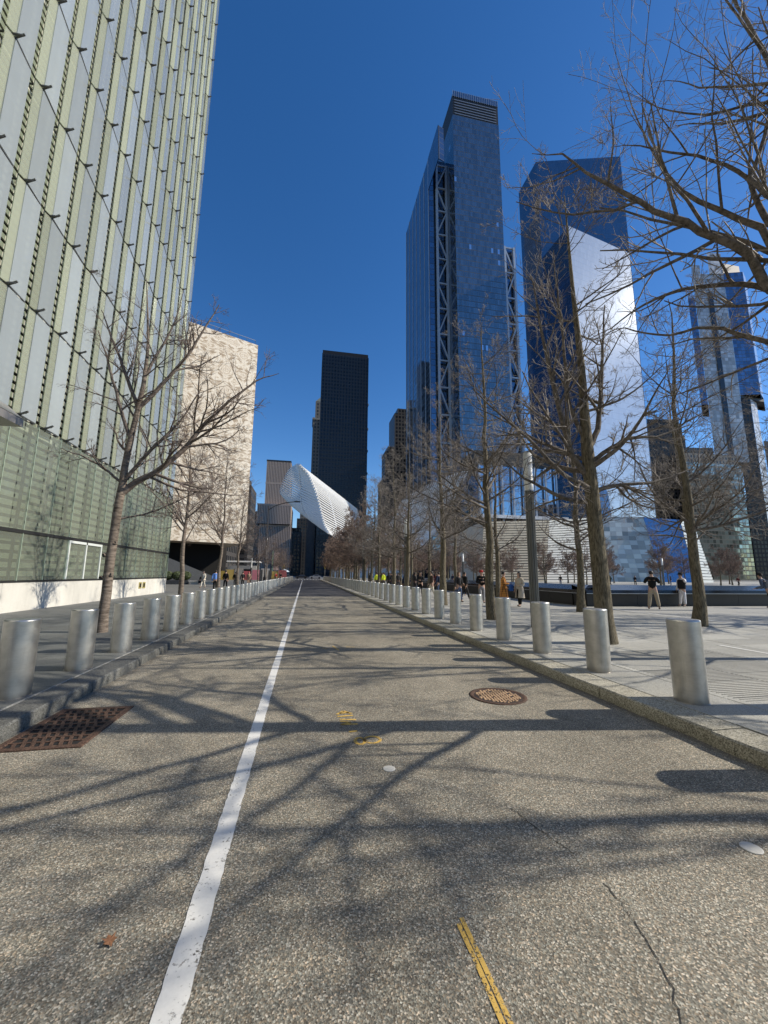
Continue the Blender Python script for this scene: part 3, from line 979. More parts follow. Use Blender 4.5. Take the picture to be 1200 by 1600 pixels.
# black slab tower straight down the street
bt = building('black_glass_tower', 'black slab hotel tower behind the white winged building')
MB().prism(R4(7.0, 48.2, 330, 352), 0, 196).build('wall', M['black_tower'], bt)
mb = MB()
mb.prism(R4(7.2, 48.0, 330.2, 351.8), 196, 199.2)
mb.build('parapet', M['black_metal'], bt)
for k in range(12):
    pass
mb = MB()
for k in range(17):
    x = 7.0 + 41.2 * k / 16
    mb.box(x - 0.25, x + 0.25, 329.65, 329.998, 10, 196)
tag(mb.build('piers', plain('black_pier', (0.02, 0.026, 0.034), 0.4, 0.2), bt), kind='stuff')
mb = MB()
for k in range(58):
    z = 10 + k * 3.22
    mb.box(7.0, 48.2, 329.8, 329.997, z, z + 0.7)
tag(mb.build('spandrels', plain('black_spandrel', (0.017, 0.024, 0.034), 0.3, 0.2), bt), kind='stuff')
# old stone towers either side of it
ob = building('old_stone_tower', 'old grey stone tower with a peaked roof behind the black slab tower')
MB().prism(R4(1.0, 20, 372, 392), 0, 150).build('wall', M['grey_block'], ob)
MB().prism(R4(0.4, 20.6, 371.4, 392.6), 150, 152).build('cornice', M['stone_grey'], ob)
MB().prism(R4(3.0, 18, 374, 390), 152, 170).build('upper_storey', M['grey_block'], ob)
mb = MB()
for a, b in zip(R4(3, 18, 374, 390), R4(3, 18, 374, 390)[1:] + [(3, 374)]):
    mb.face([(a[0], a[1], 170), (b[0], b[1], 170), (10.5, 382, 181)])
mb.build('roof', plain('green_roof', (0.12, 0.14, 0.12), 0.7), ob)
ob = building('ornate_stone_tower', 'narrow buff stone tower showing beside the black slab tower')
MB().prism(R4(46, 53.2, 362, 380), 0, 165).build('wall', M['grey_block'], ob)
for z in (165, 140, 118, 96):
    MB().prism(R4(45.5, 53.8, 361.5, 380.5), z, z + 1.6).build('cornice', M['stone_grey'], ob)
MB().prism(R4(47, 52, 364, 378), 166.6, 176).build('upper_storey', M['grey_block'], ob)

# striped office building on the left
sb = building('striped_office_building', 'pinkish office block with close vertical window stripes and a stepped base')


def striped(parent, x0, x1, y0, y1, z0, z1, nf, floors, nm):
    MB().prism(R4(x0, x1, y0, y1), z0, z1).build(nm, M['stripe_glass'], parent)
    mb = MB()
    for k in range(nf + 1):
        x = x0 + (x1 - x0) * k / nf
        mb.box(x - 0.42, x + 0.42, y0 - 0.6, y0 - 0.002, z0, z1)
    ns = int(nf * (y1 - y0) / (x1 - x0))
    for k in range(1, ns + 1):
        y = y0 + (y1 - y0) * k / ns
        mb.box(x1 + 0.002, x1 + 0.6, y - 0.42, y + 0.42, z0, z1)
    tag(mb.build('stone_fins', M['stripe_stone'], parent), kind='stuff')
    for z in floors:
        MB().box(x0 - 0.62, x1 + 0.62, y0 - 0.64, y1, z, z + 1.4).build('belt_course', M['stripe_stone'], parent)
    MB().box(x0 - 0.65, x1 + 0.65, y0 - 0.66, y1, z1, z1 + 1.2).build('parapet', M['stripe_stone'] if nm != 'upper_block' else M['dark_steel'], parent)


striped(sb, -33.5, -15.6, 318, 350, 55, 90.5, 15, (72,), 'upper_block')
striped(sb, -38, -13.8, 312, 352, 39.5, 53.8, 20, (), 'middle_block')
striped(sb, -36, -13.4, 315, 352, 0, 38, 18, (), 'lower_block')
block('dark_brick_block', 'dark brown block standing between the marble cube and the striped offices', R4(-40, -21, 150, 165), 34, 'dark_block', setback=[(0.8, 4, 'dark_block')])
block('low_glass_block', 'low grey block at street level beyond the marble cube', R4(-58, -24, 128, 146), 14, 'dark_block')
block('grey_side_block', 'grey block showing left of the striped offices', R4(-58, -40, 345, 365), 48, 'grey_block', setback=[(0.8, 6, 'dark_block')])
block('street_end_block', 'dark narrow block closing the end of the street', R4(-12, 3, 440, 460), 62, 'dark_block', setback=[(0.6, 8, 'grey_block')])
block('street_side_block', 'dark slab lining the street below the white wing', R4(-1.0, 6.0, 336, 420), 47, 'stone_dark')
block('street_corner_block', 'ornate grey corner block between the striped offices and black tower', R4(-19, -5.5, 372, 410), 40, 'grey_block', setback=[(0.9, 4, 'dark_block')])
block('tall_dark_block', 'tall black block beside the trussed blue tower', R4(75, 110, 340, 365), 150, 'dark_block', setback=[(0.8, 6, 'dark_block')])
block('stepped_dark_block', 'stepped dark brown block left of the tall black block', R4(63, 85, 322, 338), 107, 'dark_block', setback=[(0.75, 5, 'dark_block')])
block('brown_office_block', 'shorter brown block behind the grey rib wing', R4(56, 66, 300, 316), 76, 'dark_block')

# ---- trussed blue tower
ta = building('trussed_glass_tower', 'tallest blue glass tower with zigzag steel trusses on its sides')
Y1, Y2, XA, XB = 211.0, 289.0, 86.2, 119.8
main = [(XA, Y1), (XB, Y1), (XB, Y2), (XA, Y2)]
mb = MB().prism(main, 0, 312)
mb.build('front_block', M['tower_a'], ta)
fr = MB()
fr.prism(R4(XA + 0.1, XB - 0.1, Y1 + 0.1, Y2 - 20), 312, 329, top=True)
fr.build('crown', M['dark_steel'], ta)
for k in range(6):
    z = 313 + k * 2.2
    MB().box(XA + 1.2, XB - 1.6, Y1 - 0.15, Y1 + 0.05, z, z + 0.6).build('louvre', M['grey_steel'], ta)
mb = MB()
for k in range(25):
    x = XA + 0.2 + (XB - XA - 0.4) * k / 24
    mb.box(x - 0.1, x + 0.1, Y1 - 0.25, Y1 - 0.05, 326.5, 332)
tag(mb.build('crown_posts', M['truss'], ta), kind='stuff')
MB().box(XA + 0.2, XB - 0.2, Y1 - 0.2, Y1 - 0.14, 327, 331.5).build('crown_glass', M['tower_b'], ta)
# left (north) wing: starts behind a notch that carries the truss
nw = [(XA - 12.8, Y1 + 16), (XA - 0.3, Y1 + 16), (XA - 0.3, Y2), (XA - 12.8, Y2)]
mb = MB().prism(nw, 0, 292)
mb.build('side_block', M['tower_a_side'], ta)
mb = MB()
for k in range(7):
    y = Y1 + 16 + 62 * k / 6.0
    mb.box(XA - 13.05, XA - 12.802, y - 0.3, y + 0.3, 20, 292)
tag(mb.build('side_piers', M['truss'], ta), kind='stuff')
MB().prism(R4(73.2, 73.6, 205, 226.9), 266, 292).build('crown_screen', M['tower_a_side'], ta)
MB().prism([(73.7, 205), (77.5, 206.2), (77.5, 206.6), (73.7, 205.4)], 266, 291.6).build('crown_screen', M['tower_a_side'], ta)


def truss(parent, p, q, z0, z1, step, flip=False):
    """zigzag bracing between two vertical chords"""
    p, q = Vector((*p, 0)), Vector((*q, 0))
    n = int((z1 - z0) / step)
    for a in (p, q):
        MB().box(a.x - 0.7, a.x + 0.7, a.y - 0.7, a.y + 0.7, z0, z1).build('truss_column', M['truss'], parent)
    for k in range(n + 1):
        z = z1 - k * step - 0.8
        MB().beam(p + Vector((0, 0, z)), q + Vector((0, 0, z)), 0.9, 1.0).build('truss_beam', M['truss'], parent)
        if k < n:
            a, b = (p, q) if (k % 2 == 0) != flip else (q, p)
            MB().beam(a + Vector((0, 0, z - step + 0.5)), b + Vector((0, 0, z - 0.5)), 0.8, 0.9).build('truss_brace', M['truss'], parent)


truss(ta, (XA - 7.6, Y1 + 13.6), (XA - 0.8, Y1 + 13.6), 64, 286, 18.4)
rb = [(XB + 0.3, Y1 + 3), (XB + 8.2, Y1 + 3), (XB + 8.2, Y2), (XB + 0.3, Y2)]
MB().prism(rb, 0, 217).build('right_block', M['tower_a_side'], ta)
truss(ta, (XB + 0.8, Y1 + 1.0), (XB + 7.3, Y1 + 1.0), 64, 217, 18.4, True)
# podium
MB().prism(R4(90.0, 138, 197, 210.5), 34, 62).build('podium_glass', M['podium_glass'], ta)
MB().prism(R4(88.5, 139, 196.2, 210.6), 62, 70).build('podium_band', M['dark_steel'], ta)
MB().prism(R4(91, 138, 199, 210.4), 0, 32).build('podium_base', M['dark_block'], ta)
MB().prism(R4(87.0, 141, 192.5, 210.7), 32, 33.8).build('podium_canopy', M['white_steel'], ta)
for k in range(8):
    x = 90.5 + k * 6.6
    MB().box(x - 0.45, x + 0.45, 195.0, 195.9, 0, 62).build('podium_column', M['truss'], ta)

# ---- faceted tower with the bright facet
tb = building('faceted_glass_tower', 'smooth blue faceted tower with a slanted facet painted pale as sun sheen')
MB().prism([(152, 218), (208.6, 202.8), (208.6, 262), (152, 242)], 0, 298).build('upper_block', M['tower_b'], tb)
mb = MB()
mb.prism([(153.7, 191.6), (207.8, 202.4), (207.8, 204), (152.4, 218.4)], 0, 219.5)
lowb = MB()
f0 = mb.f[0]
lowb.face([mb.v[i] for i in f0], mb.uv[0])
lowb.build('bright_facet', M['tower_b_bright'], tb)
rest = MB()
for k in range(1, len(mb.f)):
    rest.face([mb.v[i] for i in mb.f[k]], mb.uv[k])
rest.build('lower_block', M['tower_b'], tb)

# ---- slim far tower with a cantilever
tc = building('slim_cantilever_tower', 'slim pale tower with a cantilevered blue glass wing')
def ray_back(front, k=1.08):
    """plan outline of a far block whose flanks run straight back from its front corners"""
    return [tuple(p) for p in front] + [(p[0] * k, p[1] * k) for p in reversed(front)]


Yc = 267
stone = ray_back([(341.5, 268), (372, 264)])
MB().prism(stone, 100, 281).build('stone_shaft', M['tower_c_stone'], tc)
MB().prism(ray_back([(336.0, 270), (341.3, 268.2)]), 152, 256).build('left_wing', M['tower_c_blue'], tc)
MB().prism(ray_back([(354, 265.6), (358.5, 265.2)], 1.003), 104, 262).build('window_strip', M['stripe_glass'], tc)
MB().prism(ray_back([(357.5, 265), (371.5, 263.5)], 1.04), 281, 303).build('crown_fin', M['tower_c_stone'], tc)
MB().prism(ray_back([(341.5, 268), (350, 267)], 1.04), 281, 290).build('crown_fin', M['tower_c_stone'], tc)
MB().prism(ray_back([(374, 268), (398, 268)], 1.05), 284.5, 298).build('mechanical_floor', M['dark_steel'], tc)
MB().prism(ray_back([(372.2, 264), (388, 259)]), 162, 283).build('glass_wing', M['tower_c_blue'], tc)
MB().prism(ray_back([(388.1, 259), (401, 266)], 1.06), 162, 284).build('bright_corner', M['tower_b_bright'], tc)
MB().prism(ray_back([(372.5, 263.6), (400.6, 265.8)], 1.06), 159, 161.9).build('cantilever_floor', M['dark_steel'], tc)
MB().prism(ray_back([(366, 266), (381, 263)]), 0, 158.9).build('dark_shaft', M['dark_block'], tc)
MB().prism(ray_back([(381.2, 263), (395, 268)], 1.06), 0, 158.8).build('lower_glass', M['tower_c_stone'], tc)
block('brown_striped_tower', 'brown stepped office tower right of the bright facet', ray_back([(293, 290), (331, 284)], 1.05), 128, 'brown_block', setback=[(0.9, 12, 'brown_block'), (0.75, 4, 'dark_block')])
block('green_glass_apartments', 'grey green glass apartment block below the slim tower', ray_back([(289, 251), (343, 250)], 1.06), 92, 'green_block', setback=[(0.92, 8, 'grey_block')])
block('grey_apartment_block', 'grey masonry block behind the apartments', ray_back([(313, 272), (340, 268)], 1.05), 112, 'grey_block')
block('dark_corner_block', 'dark office block beside the slim tower', ray_back([(296, 200), (340, 196)], 1.1), 92, 'dark_block')
block('far_right_block', 'dark block filling the gap right of the green glass apartments', ray_back([(366, 275), (416, 275)], 1.05), 70, 'dark_block')
block('low_brick_block', 'low brown block behind the museum roof', R4(196, 262, 232, 250), 26, 'brown_block')
rd = building('rounded_glass_building', 'small grey glass building with rounded top below the bright facet')
pr_ = [(137.2 + 7.0 * k / 10, 32 + 14 * math.sqrt(max(0, 1 - ((k - 5) / 5.0) ** 2))) for k in range(11)]
mb = MB()
for (xa, za), (xb, zb) in zip(pr_, pr_[1:]):
    mb.face([(xa, 165, 0), (xb, 165, 0), (xb, 165, zb), (xa, 165, za)], [(xa, 0), (xb, 0), (xb, zb), (xa, za)])
    mb.face([(xa, 165, za), (xb, 165, zb), (xb + 12, 180, zb), (xa + 12, 180, za)])
mb.build('wall', M['tower_c_blue'], rd)
mb = MB(); mb.face([(144.2, 165, 0), (156.2, 180, 0), (156.2, 180, 32), (144.2, 165, 32)])
mb.build('side_wall', M['tower_c_blue'], rd)

# ---- museum pavilion: leaning faces clad in steel strips
mp = building('museum_pavilion', 'low leaning museum pavilion clad in steel strips and mirror glass')


def lean_face(nm, mat, b0, b1, t0, t1):
    mb = MB()
    w = math.dist(b0[:2], b1[:2])
    h = b0[2] - 0
    mb.face([b0, b1, t1, t0], [(0, 0), (w, 0), (w, t1[2]), (0, t0[2])])
    return mb.build(nm, M[mat], mp)


def cladding(b0, b1, t0, t1, n, mat, nm='steel_strip'):
    b0, b1, t0, t1 = map(Vector, (b0, b1, t0, t1))
    nrm = (b1 - b0).cross(t0 - b0).normalized()
    for k in range(n):
        q = (k + 0.5) / n
        p, r_ = b0.lerp(t0, q), b1.lerp(t1, q)
        upv = (t0 - b0).normalized()
        mb = MB()
        h = (t0 - b0).length / n * 0.36
        mb.face([p - upv * h + nrm * 0.04, r_ - upv * h + nrm * 0.04, r_ + upv * h + nrm * 0.16, p + upv * h + nrm * 0.16])
        mb.face([p + upv * h + nrm * 0.16, r_ + upv * h + nrm * 0.16, r_ + upv * h, p + upv * h])
        mb.build(nm, M[mat], mp)


A0, A1 = (46.0, 101, 0), (68.0, 105, 0)
B0, B1 = (48.1, 102, 16.6), (72.4, 108, 18.6)
lean_face('wall', 'dark_steel', A0, A1, B0, B1)
cladding(A0, A1, B0, B1, 24, 'pav_matt')
A2, B2 = (92.8, 112, 0), (94.7, 115, 21.4)
lean_face('wall', 'dark_steel', A1, A2, B1, B2)
cladding(A1, A2, B1, B2, 26, 'pav_bright')
A3, B3 = (111.2, 108, 0), (110.0, 112, 21.5)
lean_face('mirror_wall', 'pav_mirror', A2, A3, B2, B3)
A4, B4 = (119.2, 104, 0), (120.1, 108, 20.4)
lean_face('glass_wall', 'pav_glass', A3, A4, B3, B4)
A5, B5 = (128.2, 106, 0), (127.8, 110, 18.9)
lean_face('wall', 'dark_steel', A4, A5, B4, B5)
cladding(A4, A5, B4, B5, 20, 'pav_bright')
mb = MB(); mb.face([B0, B1, B2, B3, B4, B5, (130, 140, 18), (52, 140, 16.5)])
mb.build('roof', M['pav_matt'], mp)
for q in ([A5, (130, 140, 0), (130, 140, 18), B5], [(52, 140, 0), A0, B0, (52, 140, 16.5)]):
    mb = MB(); mb.face(q)
    mb.build('wall', M['pav_matt'], mp)

# ---- white ribbed winged building
oc = building('white_winged_building', 'white winged building of curved steel ribs over the street end')


def atY(px, py, Y):
    """a point seen along one line of sight, at its own distance down the street"""
    v = r2 * ((px - 600) / 618) + u2 * (-(py - 800) / 618) + fw
    return Vector((0, 0, EYE)) + v * (Y / v.y)


def interp(pts, q):
    n = len(pts) - 1
    x = min(n - 1e-6, max(0, q * n))
    i = int(x)
    f = x - i
    g = [pts[max(0, i - 1)], pts[i], pts[i + 1], pts[min(n, i + 2)]]
    return tuple(0.5 * (2 * g[1][k] + (g[2][k] - g[0][k]) * f + (2 * g[0][k] - 5 * g[1][k] + 4 * g[2][k] - g[3][k]) * f * f + (3 * g[1][k] - g[0][k] - 3 * g[2][k] + g[3][k]) * f ** 3) for k in range(2))


Lp = [(463, 727.5), (456, 731), (450, 738), (445, 748), (440, 760), (438, 770), (444, 779), (454, 789)]
Kp = [(470, 728), (482, 741), (489, 756), (495, 772), (500, 790), (504, 807), (508, 822), (514, 833)]
Rp = [(558, 796), (560, 803), (562, 811), (564, 820), (566, 830), (568, 842), (570, 856), (572, 872)]


def rib(parent, pts, w, d, nm='rib', mat=None):
    mb = MB()
    n = len(pts)
    sec = []
    for i in range(n):
        t_ = (pts[min(n - 1, i + 1)] - pts[max(0, i - 1)]).normalized()
        a = t_.cross(Vector((0, 1, 0)))
        a.normalize()
        b = a.cross(t_)
        ww, dd = w(i / (n - 1)) / 2, d / 2
        sec.append([pts[i] + a * ww + b * dd, pts[i] - a * ww + b * dd, pts[i] - a * ww - b * dd, pts[i] + a * ww - b * dd])
    for i in range(n - 1):
        for k in range(4):
            mb.face([sec[i][k], sec[i][(k + 1) % 4], sec[i + 1][(k + 1) % 4], sec[i + 1][k]])
    mb.face(sec[0]); mb.face(sec[-1][::-1])
    return mb.build(nm, mat or M['white_steel'], parent)


NR = 28
for k in range(NR):
    q = k / (NR - 1)
    L_, K_, R_ = interp(Lp, q), interp(Kp, q), interp(Rp, q)
    a, b, c_ = atY(*L_, 214), atY(*K_, 196 - 3 * q), atY(*R_, 216)
    pts = []
    for j in range(9):
        f = j / 8
        m_ = a.lerp(b, f)
        m_ = m_ + Vector((-0.6 * math.sin(PI * f), -1.2 * math.sin(PI * f), 0))
        pts.append(m_)
    rib(oc, pts, lambda s: 0.22 + 0.8 * min(1, s * 1.25), 1.5)
    pts = [b.lerp(c_, j / 5) for j in range(6)]
    rib(oc, pts, lambda s: 0.52 - 0.1 * s, 0.9)
for f in (0.55,):
    pts = []
    for k in range(18):
        q = k / 17
        a, b = atY(*interp(Lp, q), 214), atY(*interp(Kp, q), 196 - 3 * q)
        pts.append(a.lerp(b, f) + Vector((-0.8, -2.2, 0)))
    rib(oc, pts, lambda s: 0.35, 0.5, 'purlin')
pts = [atY(*interp(Kp, k / 17), 196 - 3 * k / 17).lerp(atY(*interp(Rp, k / 17), 216), 0.3) for k in range(18)]
rib(oc, pts, lambda s: 0.5, 0.6, 'purlin')
# second wing, rising to the right behind the trees
for k in range(26):
    q = k / 25
    a = Vector((34 + 22 * q, 210 - 8 * q, 16 - 6 * q))
    b = Vector((50 + 34 * q, 204 - 8 * q, 42 + 24 * q - 8 * q * q))
    m_ = a.lerp(b, 0.5) + Vector((1.5, 0, -3))
    pts = [a.lerp(m_, j / 3).lerp(m_.lerp(b, j / 3), j / 3) for j in range(4)]
    rib(oc, pts, lambda s: 1.0 - 0.5 * s, 0.9, 'rib', M['white_steel'])
mb = MB()
for k in range(25):
    q0, q1 = k / 25, (k + 1) / 25
    f_ = lambda q: (Vector((34.6 + 22 * q, 211.2 - 8 * q, 15 - 6 * q)), Vector((50.6 + 34 * q, 205.2 - 8 * q, 40 + 24 * q - 8 * q * q)))
    (a, b), (c_, d_) = f_(q0), f_(q1)
    mb.face([a, c_, d_, b])
mb.build('wing_skin', plain('grey_wing_glass', (0.42, 0.44, 0.47), 0.3, 0.3), oc)
MB().prism(R4(16, 60, 226, 262), 0, 12).build('hall', M['white_steel'], oc)

# ---- memorial pool parapet
pp = thing('memorial_pool_parapet', 'low black bronze parapet around the memorial pool', 'parapet', (0, 0, 0))
cor = [(14.5, 62), (14.5, 18.9), (62, 16.6)]
for (a, b, nm) in ((cor[0], cor[1], 0), (cor[1], cor[2], 1)):
    a3, b3 = Vector((*a, 0)), Vector((*b, 0))
    t_ = (b3 - a3).normalized()
    n_ = Vector((-t_.y, t_.x, 0))       # toward the pool
    L = (b3 - a3).length
    n = int(L / 3.1)
    for k in range(n):
        p0, p1 = a3 + t_ * (L * k / n + 0.006), a3 + t_ * (L * (k + 1) / n - 0.006)
        mb = MB()
        Z = lambda p, o, z: (p.x + n_.x * o, p.y + n_.y * o, z)
        mb.face([Z(p0, -0.15, 0.83), Z(p1, -0.15, 0.83), Z(p1, -0.12, 1.0), Z(p0, -0.12, 1.0)])
        mb.face([Z(p0, -0.12, 1.0), Z(p1, -0.12, 1.0), Z(p1, 1.1, 1.24), Z(p0, 1.1, 1.24)])
        mb.face([Z(p1, 0.1, 0.83), Z(p1, -0.15, 0.83), Z(p0, -0.15, 0.83), Z(p0, 0.1, 0.83)])
        mb.face([Z(p1, 1.1, 0.1), Z(p0, 1.1, 0.1), Z(p0, 1.1, 1.24), Z(p1, 1.1, 1.24)])
        mb.build('name_panel', M['bronze'], pp)
        mb = MB()
        mb.face([Z(p0, 0.14, 0.1), Z(p1, 0.14, 0.1), Z(p1, 0.10, 0.83), Z(p0, 0.10, 0.83)])
        mb.build('plinth_panel', M['bronze_base'], pp)
        mb = MB()
        mb.face([Z(p0, -0.165, 0.80), Z(p1, -0.165, 0.80), Z(p1, -0.165, 0.835), Z(p0, -0.165, 0.835)])
        mb.build('edge_trim', M['grey_steel'], pp)

# ================================================================ STREET FURNITURE
# ribbed lamp column with frosted head
def lamp_column(label, x, y, h=5.58, head=1.32, r=0.14, group=None):
    o = thing('lamp_column', label, 'street lamp', (x, y, 0.15), 0, group)
    mb = MB()
    n = 48
    prof = [r * (1.0 if (k // 2) % 2 == 0 else 0.76) for k in range(n)]
    for k in range(n):
        a0, a1 = 2 * PI * k / n, 2 * PI * (k + 1) / n
        r0, r1 = prof[k], prof[(k + 1) % n]
        mb.face([(r0 * math.cos(a0), r0 * math.sin(a0), 0), (r1 * math.cos(a1), r1 * math.sin(a1), 0), (r1 * math.cos(a1), r1 * math.sin(a1), h - head), (r0 * math.cos(a0), r0 * math.sin(a0), h - head)])
    mb.build('shaft', plain('lamp_shaft', (0.17, 0.17, 0.16), 0.45, 0.5), o)
    MB().lathe([(r * 1.02, h - head), (r * 1.02, h - head + 0.03)], 32).build('collar', M['grey_steel'], o)
    MB().lathe([(r * 0.98, h - head + 0.03), (r * 0.98, h - 0.04)], 32).build('diffuser', M['lamp_white'], o, True)
    MB().lathe([(r * 1.01, h - 0.04), (r * 1.01, h), (r * 0.9, h + 0.01)], 32).build('cap', M['grey_steel'], o)
    return o


lamp_column('ribbed lamp column with frosted head beside the third granite kerb bollard', 7.0, 11.43)
lamp_column('plain grey lamp column between the oaks further along the granite kerb', 7.1, 28.0, 5.6, 1.3, 0.16)
lamp_column('distant lamp column among the oaks far along the granite kerb', 7.1, 50.0, 5.6, 1.3, 0.16)
for (x, y, lab) in ((24.5, 60, 'small lamp column among the trees beyond the pool, behind the pair of women'), (46, 60, 'small lamp column beyond the pool before the mirror glass'), (64, 62, 'small lamp column beyond the pool near the leaning visitor')):
    lamp_column(lab, x, y, 5.0, 1.3, 0.16)
ll = thing('bollard_lamp', 'black lamp post with tall white head before the marble cube stair', 'street lamp', (-16.0, 50, 0.135))
MB().lathe([(0.11, 0), (0.11, 2.3)], 16).build('shaft', M['black_metal'], ll, True)
MB().lathe([(0.13, 2.3), (0.13, 4.0)], 16).build('diffuser', M['lamp_white'], ll)
l2 = thing('bollard_lamp', 'black lamp post with white head near the coloured hoarding', 'street lamp', (-9.3, 72, 0.135))
MB().lathe([(0.11, 0), (0.11, 2.6)], 16).build('shaft', M['black_metal'], l2, True)
MB().lathe([(0.13, 2.6), (0.13, 4.2)], 16).build('diffuser', M['lamp_white'], l2)
# mast-arm street light
ml = thing('mast_arm_light', 'black mast street light reaching its long arm over the road', 'street light', (-7.25, 75, 0.135))
MB().lathe([(0.30, 0), (0.30, 0.9), (0.16, 1.1), (0.10, 13.9)], 14).build('pole', M['black_metal'], ml, True)
mb = MB()
pts = [Vector((0, 0, 13.2)), Vector((1.2, 0, 14.1)), Vector((3.0, 0, 14.7)), Vector((4.8, 0, 15.0))]
for a, b in zip(pts, pts[1:]):
    mb.beam(a, b, 0.13, 0.13)
mb.build('arm', M['black_metal'], ml)
MB().box(4.6, 5.7, -0.2, 0.2, 14.9, 15.12, 0.05).build('lamp_head', M['black_metal'], ml)
# traffic lights at the crossing
for (x, y, lab) in ((-6.6, 123, 'yellow traffic signal at the crossing on the slate pavement side'), (5.6, 123, 'yellow traffic signal at the crossing by the oak grove')):
    o = thing('traffic_signal', lab, 'traffic light', (x, y, 0.135))
    MB().lathe([(0.12, 0), (0.09, 4.8)], 12).build('pole', M['black_metal'], o, True)
    hd_ = MB().box(-0.22, 0.22, -0.3, 0.1, 3.2, 4.5, 0.03).build('housing', plain('signal_yellow', (0.55, 0.36, 0.03), 0.5), o)
    for k, c_ in enumerate(((0.02, 0.12, 0.06), (0.25, 0.16, 0.02), (0.3, 0.02, 0.02))):
        MB().box(-0.14, 0.14, -0.34, -0.3, 3.3 + k * 0.4, 3.58 + k * 0.4).build('lens', plain('lens_%d' % k, c_, 0.2), hd_)
# coloured hoarding beyond the marble cube
hf = thing('hoarding', 'low hoarding of yellow, red and pink panels beyond the marble cube', 'hoarding', (-12.0, 92, 0.135))
cols = [(0.5, 0.36, 0.08), (0.55, 0.4, 0.12), (0.35, 0.33, 0.3), (0.5, 0.10, 0.12), (0.55, 0.2, 0.25), (0.5, 0.48, 0.45), (0.52, 0.38, 0.1), (0.4, 0.12, 0.12)]
for k, c_ in enumerate(cols):
    MB().box(-7 + k * 1.85, -7 + k * 1.85 + 1.8, -0.05, 0.05, 0.2, 2.1 + (k % 3) * 0.3).build('panel', plain('hoarding_%d' % k, c_, 0.6), hf)
    MB().box(-7 + k * 1.85 - 0.04, -7 + k * 1.85 + 0.02, -0.08, 0.08, 0, 2.4).build('post', M['grey_steel'], hf)
kk = thing('kiosk', 'small white roofed kiosk beyond the coloured hoarding', 'kiosk', (-14.5, 100, 0.135))
MB().box(-3, 3, -2, 2, 0, 3.4).build('wall', plain('kiosk_wall', (0.5, 0.5, 0.47), 0.6), kk)
MB().box(-3.6, 3.6, -2.6, 2.6, 4.2, 4.5).build('roof', M['white_steel'], kk)
for sx_ in (-3.2, 3.2):
    for sy_ in (-2.3, 2.3):
        MB().box(sx_ - 0.08, sx_ + 0.08, sy_ - 0.08, sy_ + 0.08, 0, 4.2).build('post', M['grey_steel'], kk)
MB().box(-2, 2, -2.05, -2.0, 1.0, 2.6).build('window', M['stripe_glass'], kk)
for i, (x, y, h, lab) in enumerate(((-8.9, 84, 2.4, 'grey square pylon standing on the pavement before the hoarding'), (-7.7, 90, 2.3, 'second grey pylon nearer the kerb before the hoarding'))):
    o = thing('pylon', lab, 'pylon', (x, y, 0.135))
    MB().box(-0.3, 0.3, -0.15, 0.15, 0, h, 0.02).build('body', M['stone_dark'], o)
    MB().box(-0.34, 0.34, -0.19, 0.19, -0.01, 0.08).build('foot', M['dark_steel'], o)
bnr = thing('banner', 'tall red and white banner on a green pole beyond the hoarding', 'banner', (-7.9, 98, 0.135))
MB().lathe([(0.07, 0), (0.07, 7)], 10).build('pole', plain('green_pole', (0.06, 0.2, 0.08), 0.5), bnr, True)
MB().box(0.3, 1.5, -0.02, 0.02, 2.4, 6.6).build('cloth', plain('banner_cloth', (0.55, 0.42, 0.40), 0.8, 0, 0.5, 1.2), bnr)
# parasol far down the pavement
um = thing('parasol', 'pale blue parasol far along the slate pavement', 'parasol', (-5.4, 105, 0.135))
MB().lathe([(0.03, 0), (0.03, 2.6)], 8).build('pole', M['grey_steel'], um)
MB().lathe([(1.3, 2.1), (0.7, 2.5), (0.05, 2.75)], 10).build('canopy', plain('parasol_cloth', (0.5, 0.6, 0.68), 0.8), um)
# parked cars at the far junction
def car(label, x, y, rz, col):
    o = thing('parked_car', label, 'car', (x, y, 0.0), rz)
    mb = MB()
    prof = [(-2.2, 0.35), (-2.25, 0.75), (-2.0, 0.95), (-1.1, 1.0), (-0.55, 1.45), (0.9, 1.48), (1.6, 1.0), (2.15, 0.92), (2.25, 0.6), (2.2, 0.35)]
    for s_ in (-0.88, 0.88):
        f_ = [(x_, s_ * (0.86 if z_ > 1.2 else 1), z_) for x_, z_ in prof]
        mb.face(f_ if s_ < 0 else f_[::-1])
    for (a, b) in zip(prof, prof[1:] + prof[:1]):
        wa, wb = (0.86 if a[1] > 1.2 else 1) * 0.88, (0.86 if b[1] > 1.2 else 1) * 0.88
        mb.face([(a[0], wa, a[1]), (a[0], -wa, a[1]), (b[0], -wb, b[1]), (b[0], wb, b[1])])
    mb.build('body', plain('car_paint_' + label[:4], col, 0.25, 0.3), o)
    for s_ in (-1, 1):
        m2 = MB()
        m2.face([(-0.85, s_ * 0.885, 1.02), (1.4, s_ * 0.885, 1.02), (0.85, s_ * 0.775, 1.42), (-0.5, s_ * 0.775, 1.42)])
        m2.build('side_window', M['stripe_glass'], o)
        for wx in (-1.4, 1.4):
            w = MB()
            n = 18
            r0 = [(wx + 0.34 * math.cos(2 * PI * k / n), 0.34 + 0.34 * math.sin(2 * PI * k / n)) for k in range(n)]
            w.face([(p[0], s_ * 0.9, p[1]) for p in r0]); w.face([(p[0], s_ * 0.68, p[1]) for p in reversed(r0)])
            for k in range(n):
                p, q = r0[k], r0[(k + 1) % n]
                w.face([(p[0], s_ * 0.9, p[1]), (q[0], s_ * 0.9, q[1]), (q[0], s_ * 0.68, q[1]), (p[0], s_ * 0.68, p[1])])
            w.build('wheel', M['shade_wheel'], o)
    return o


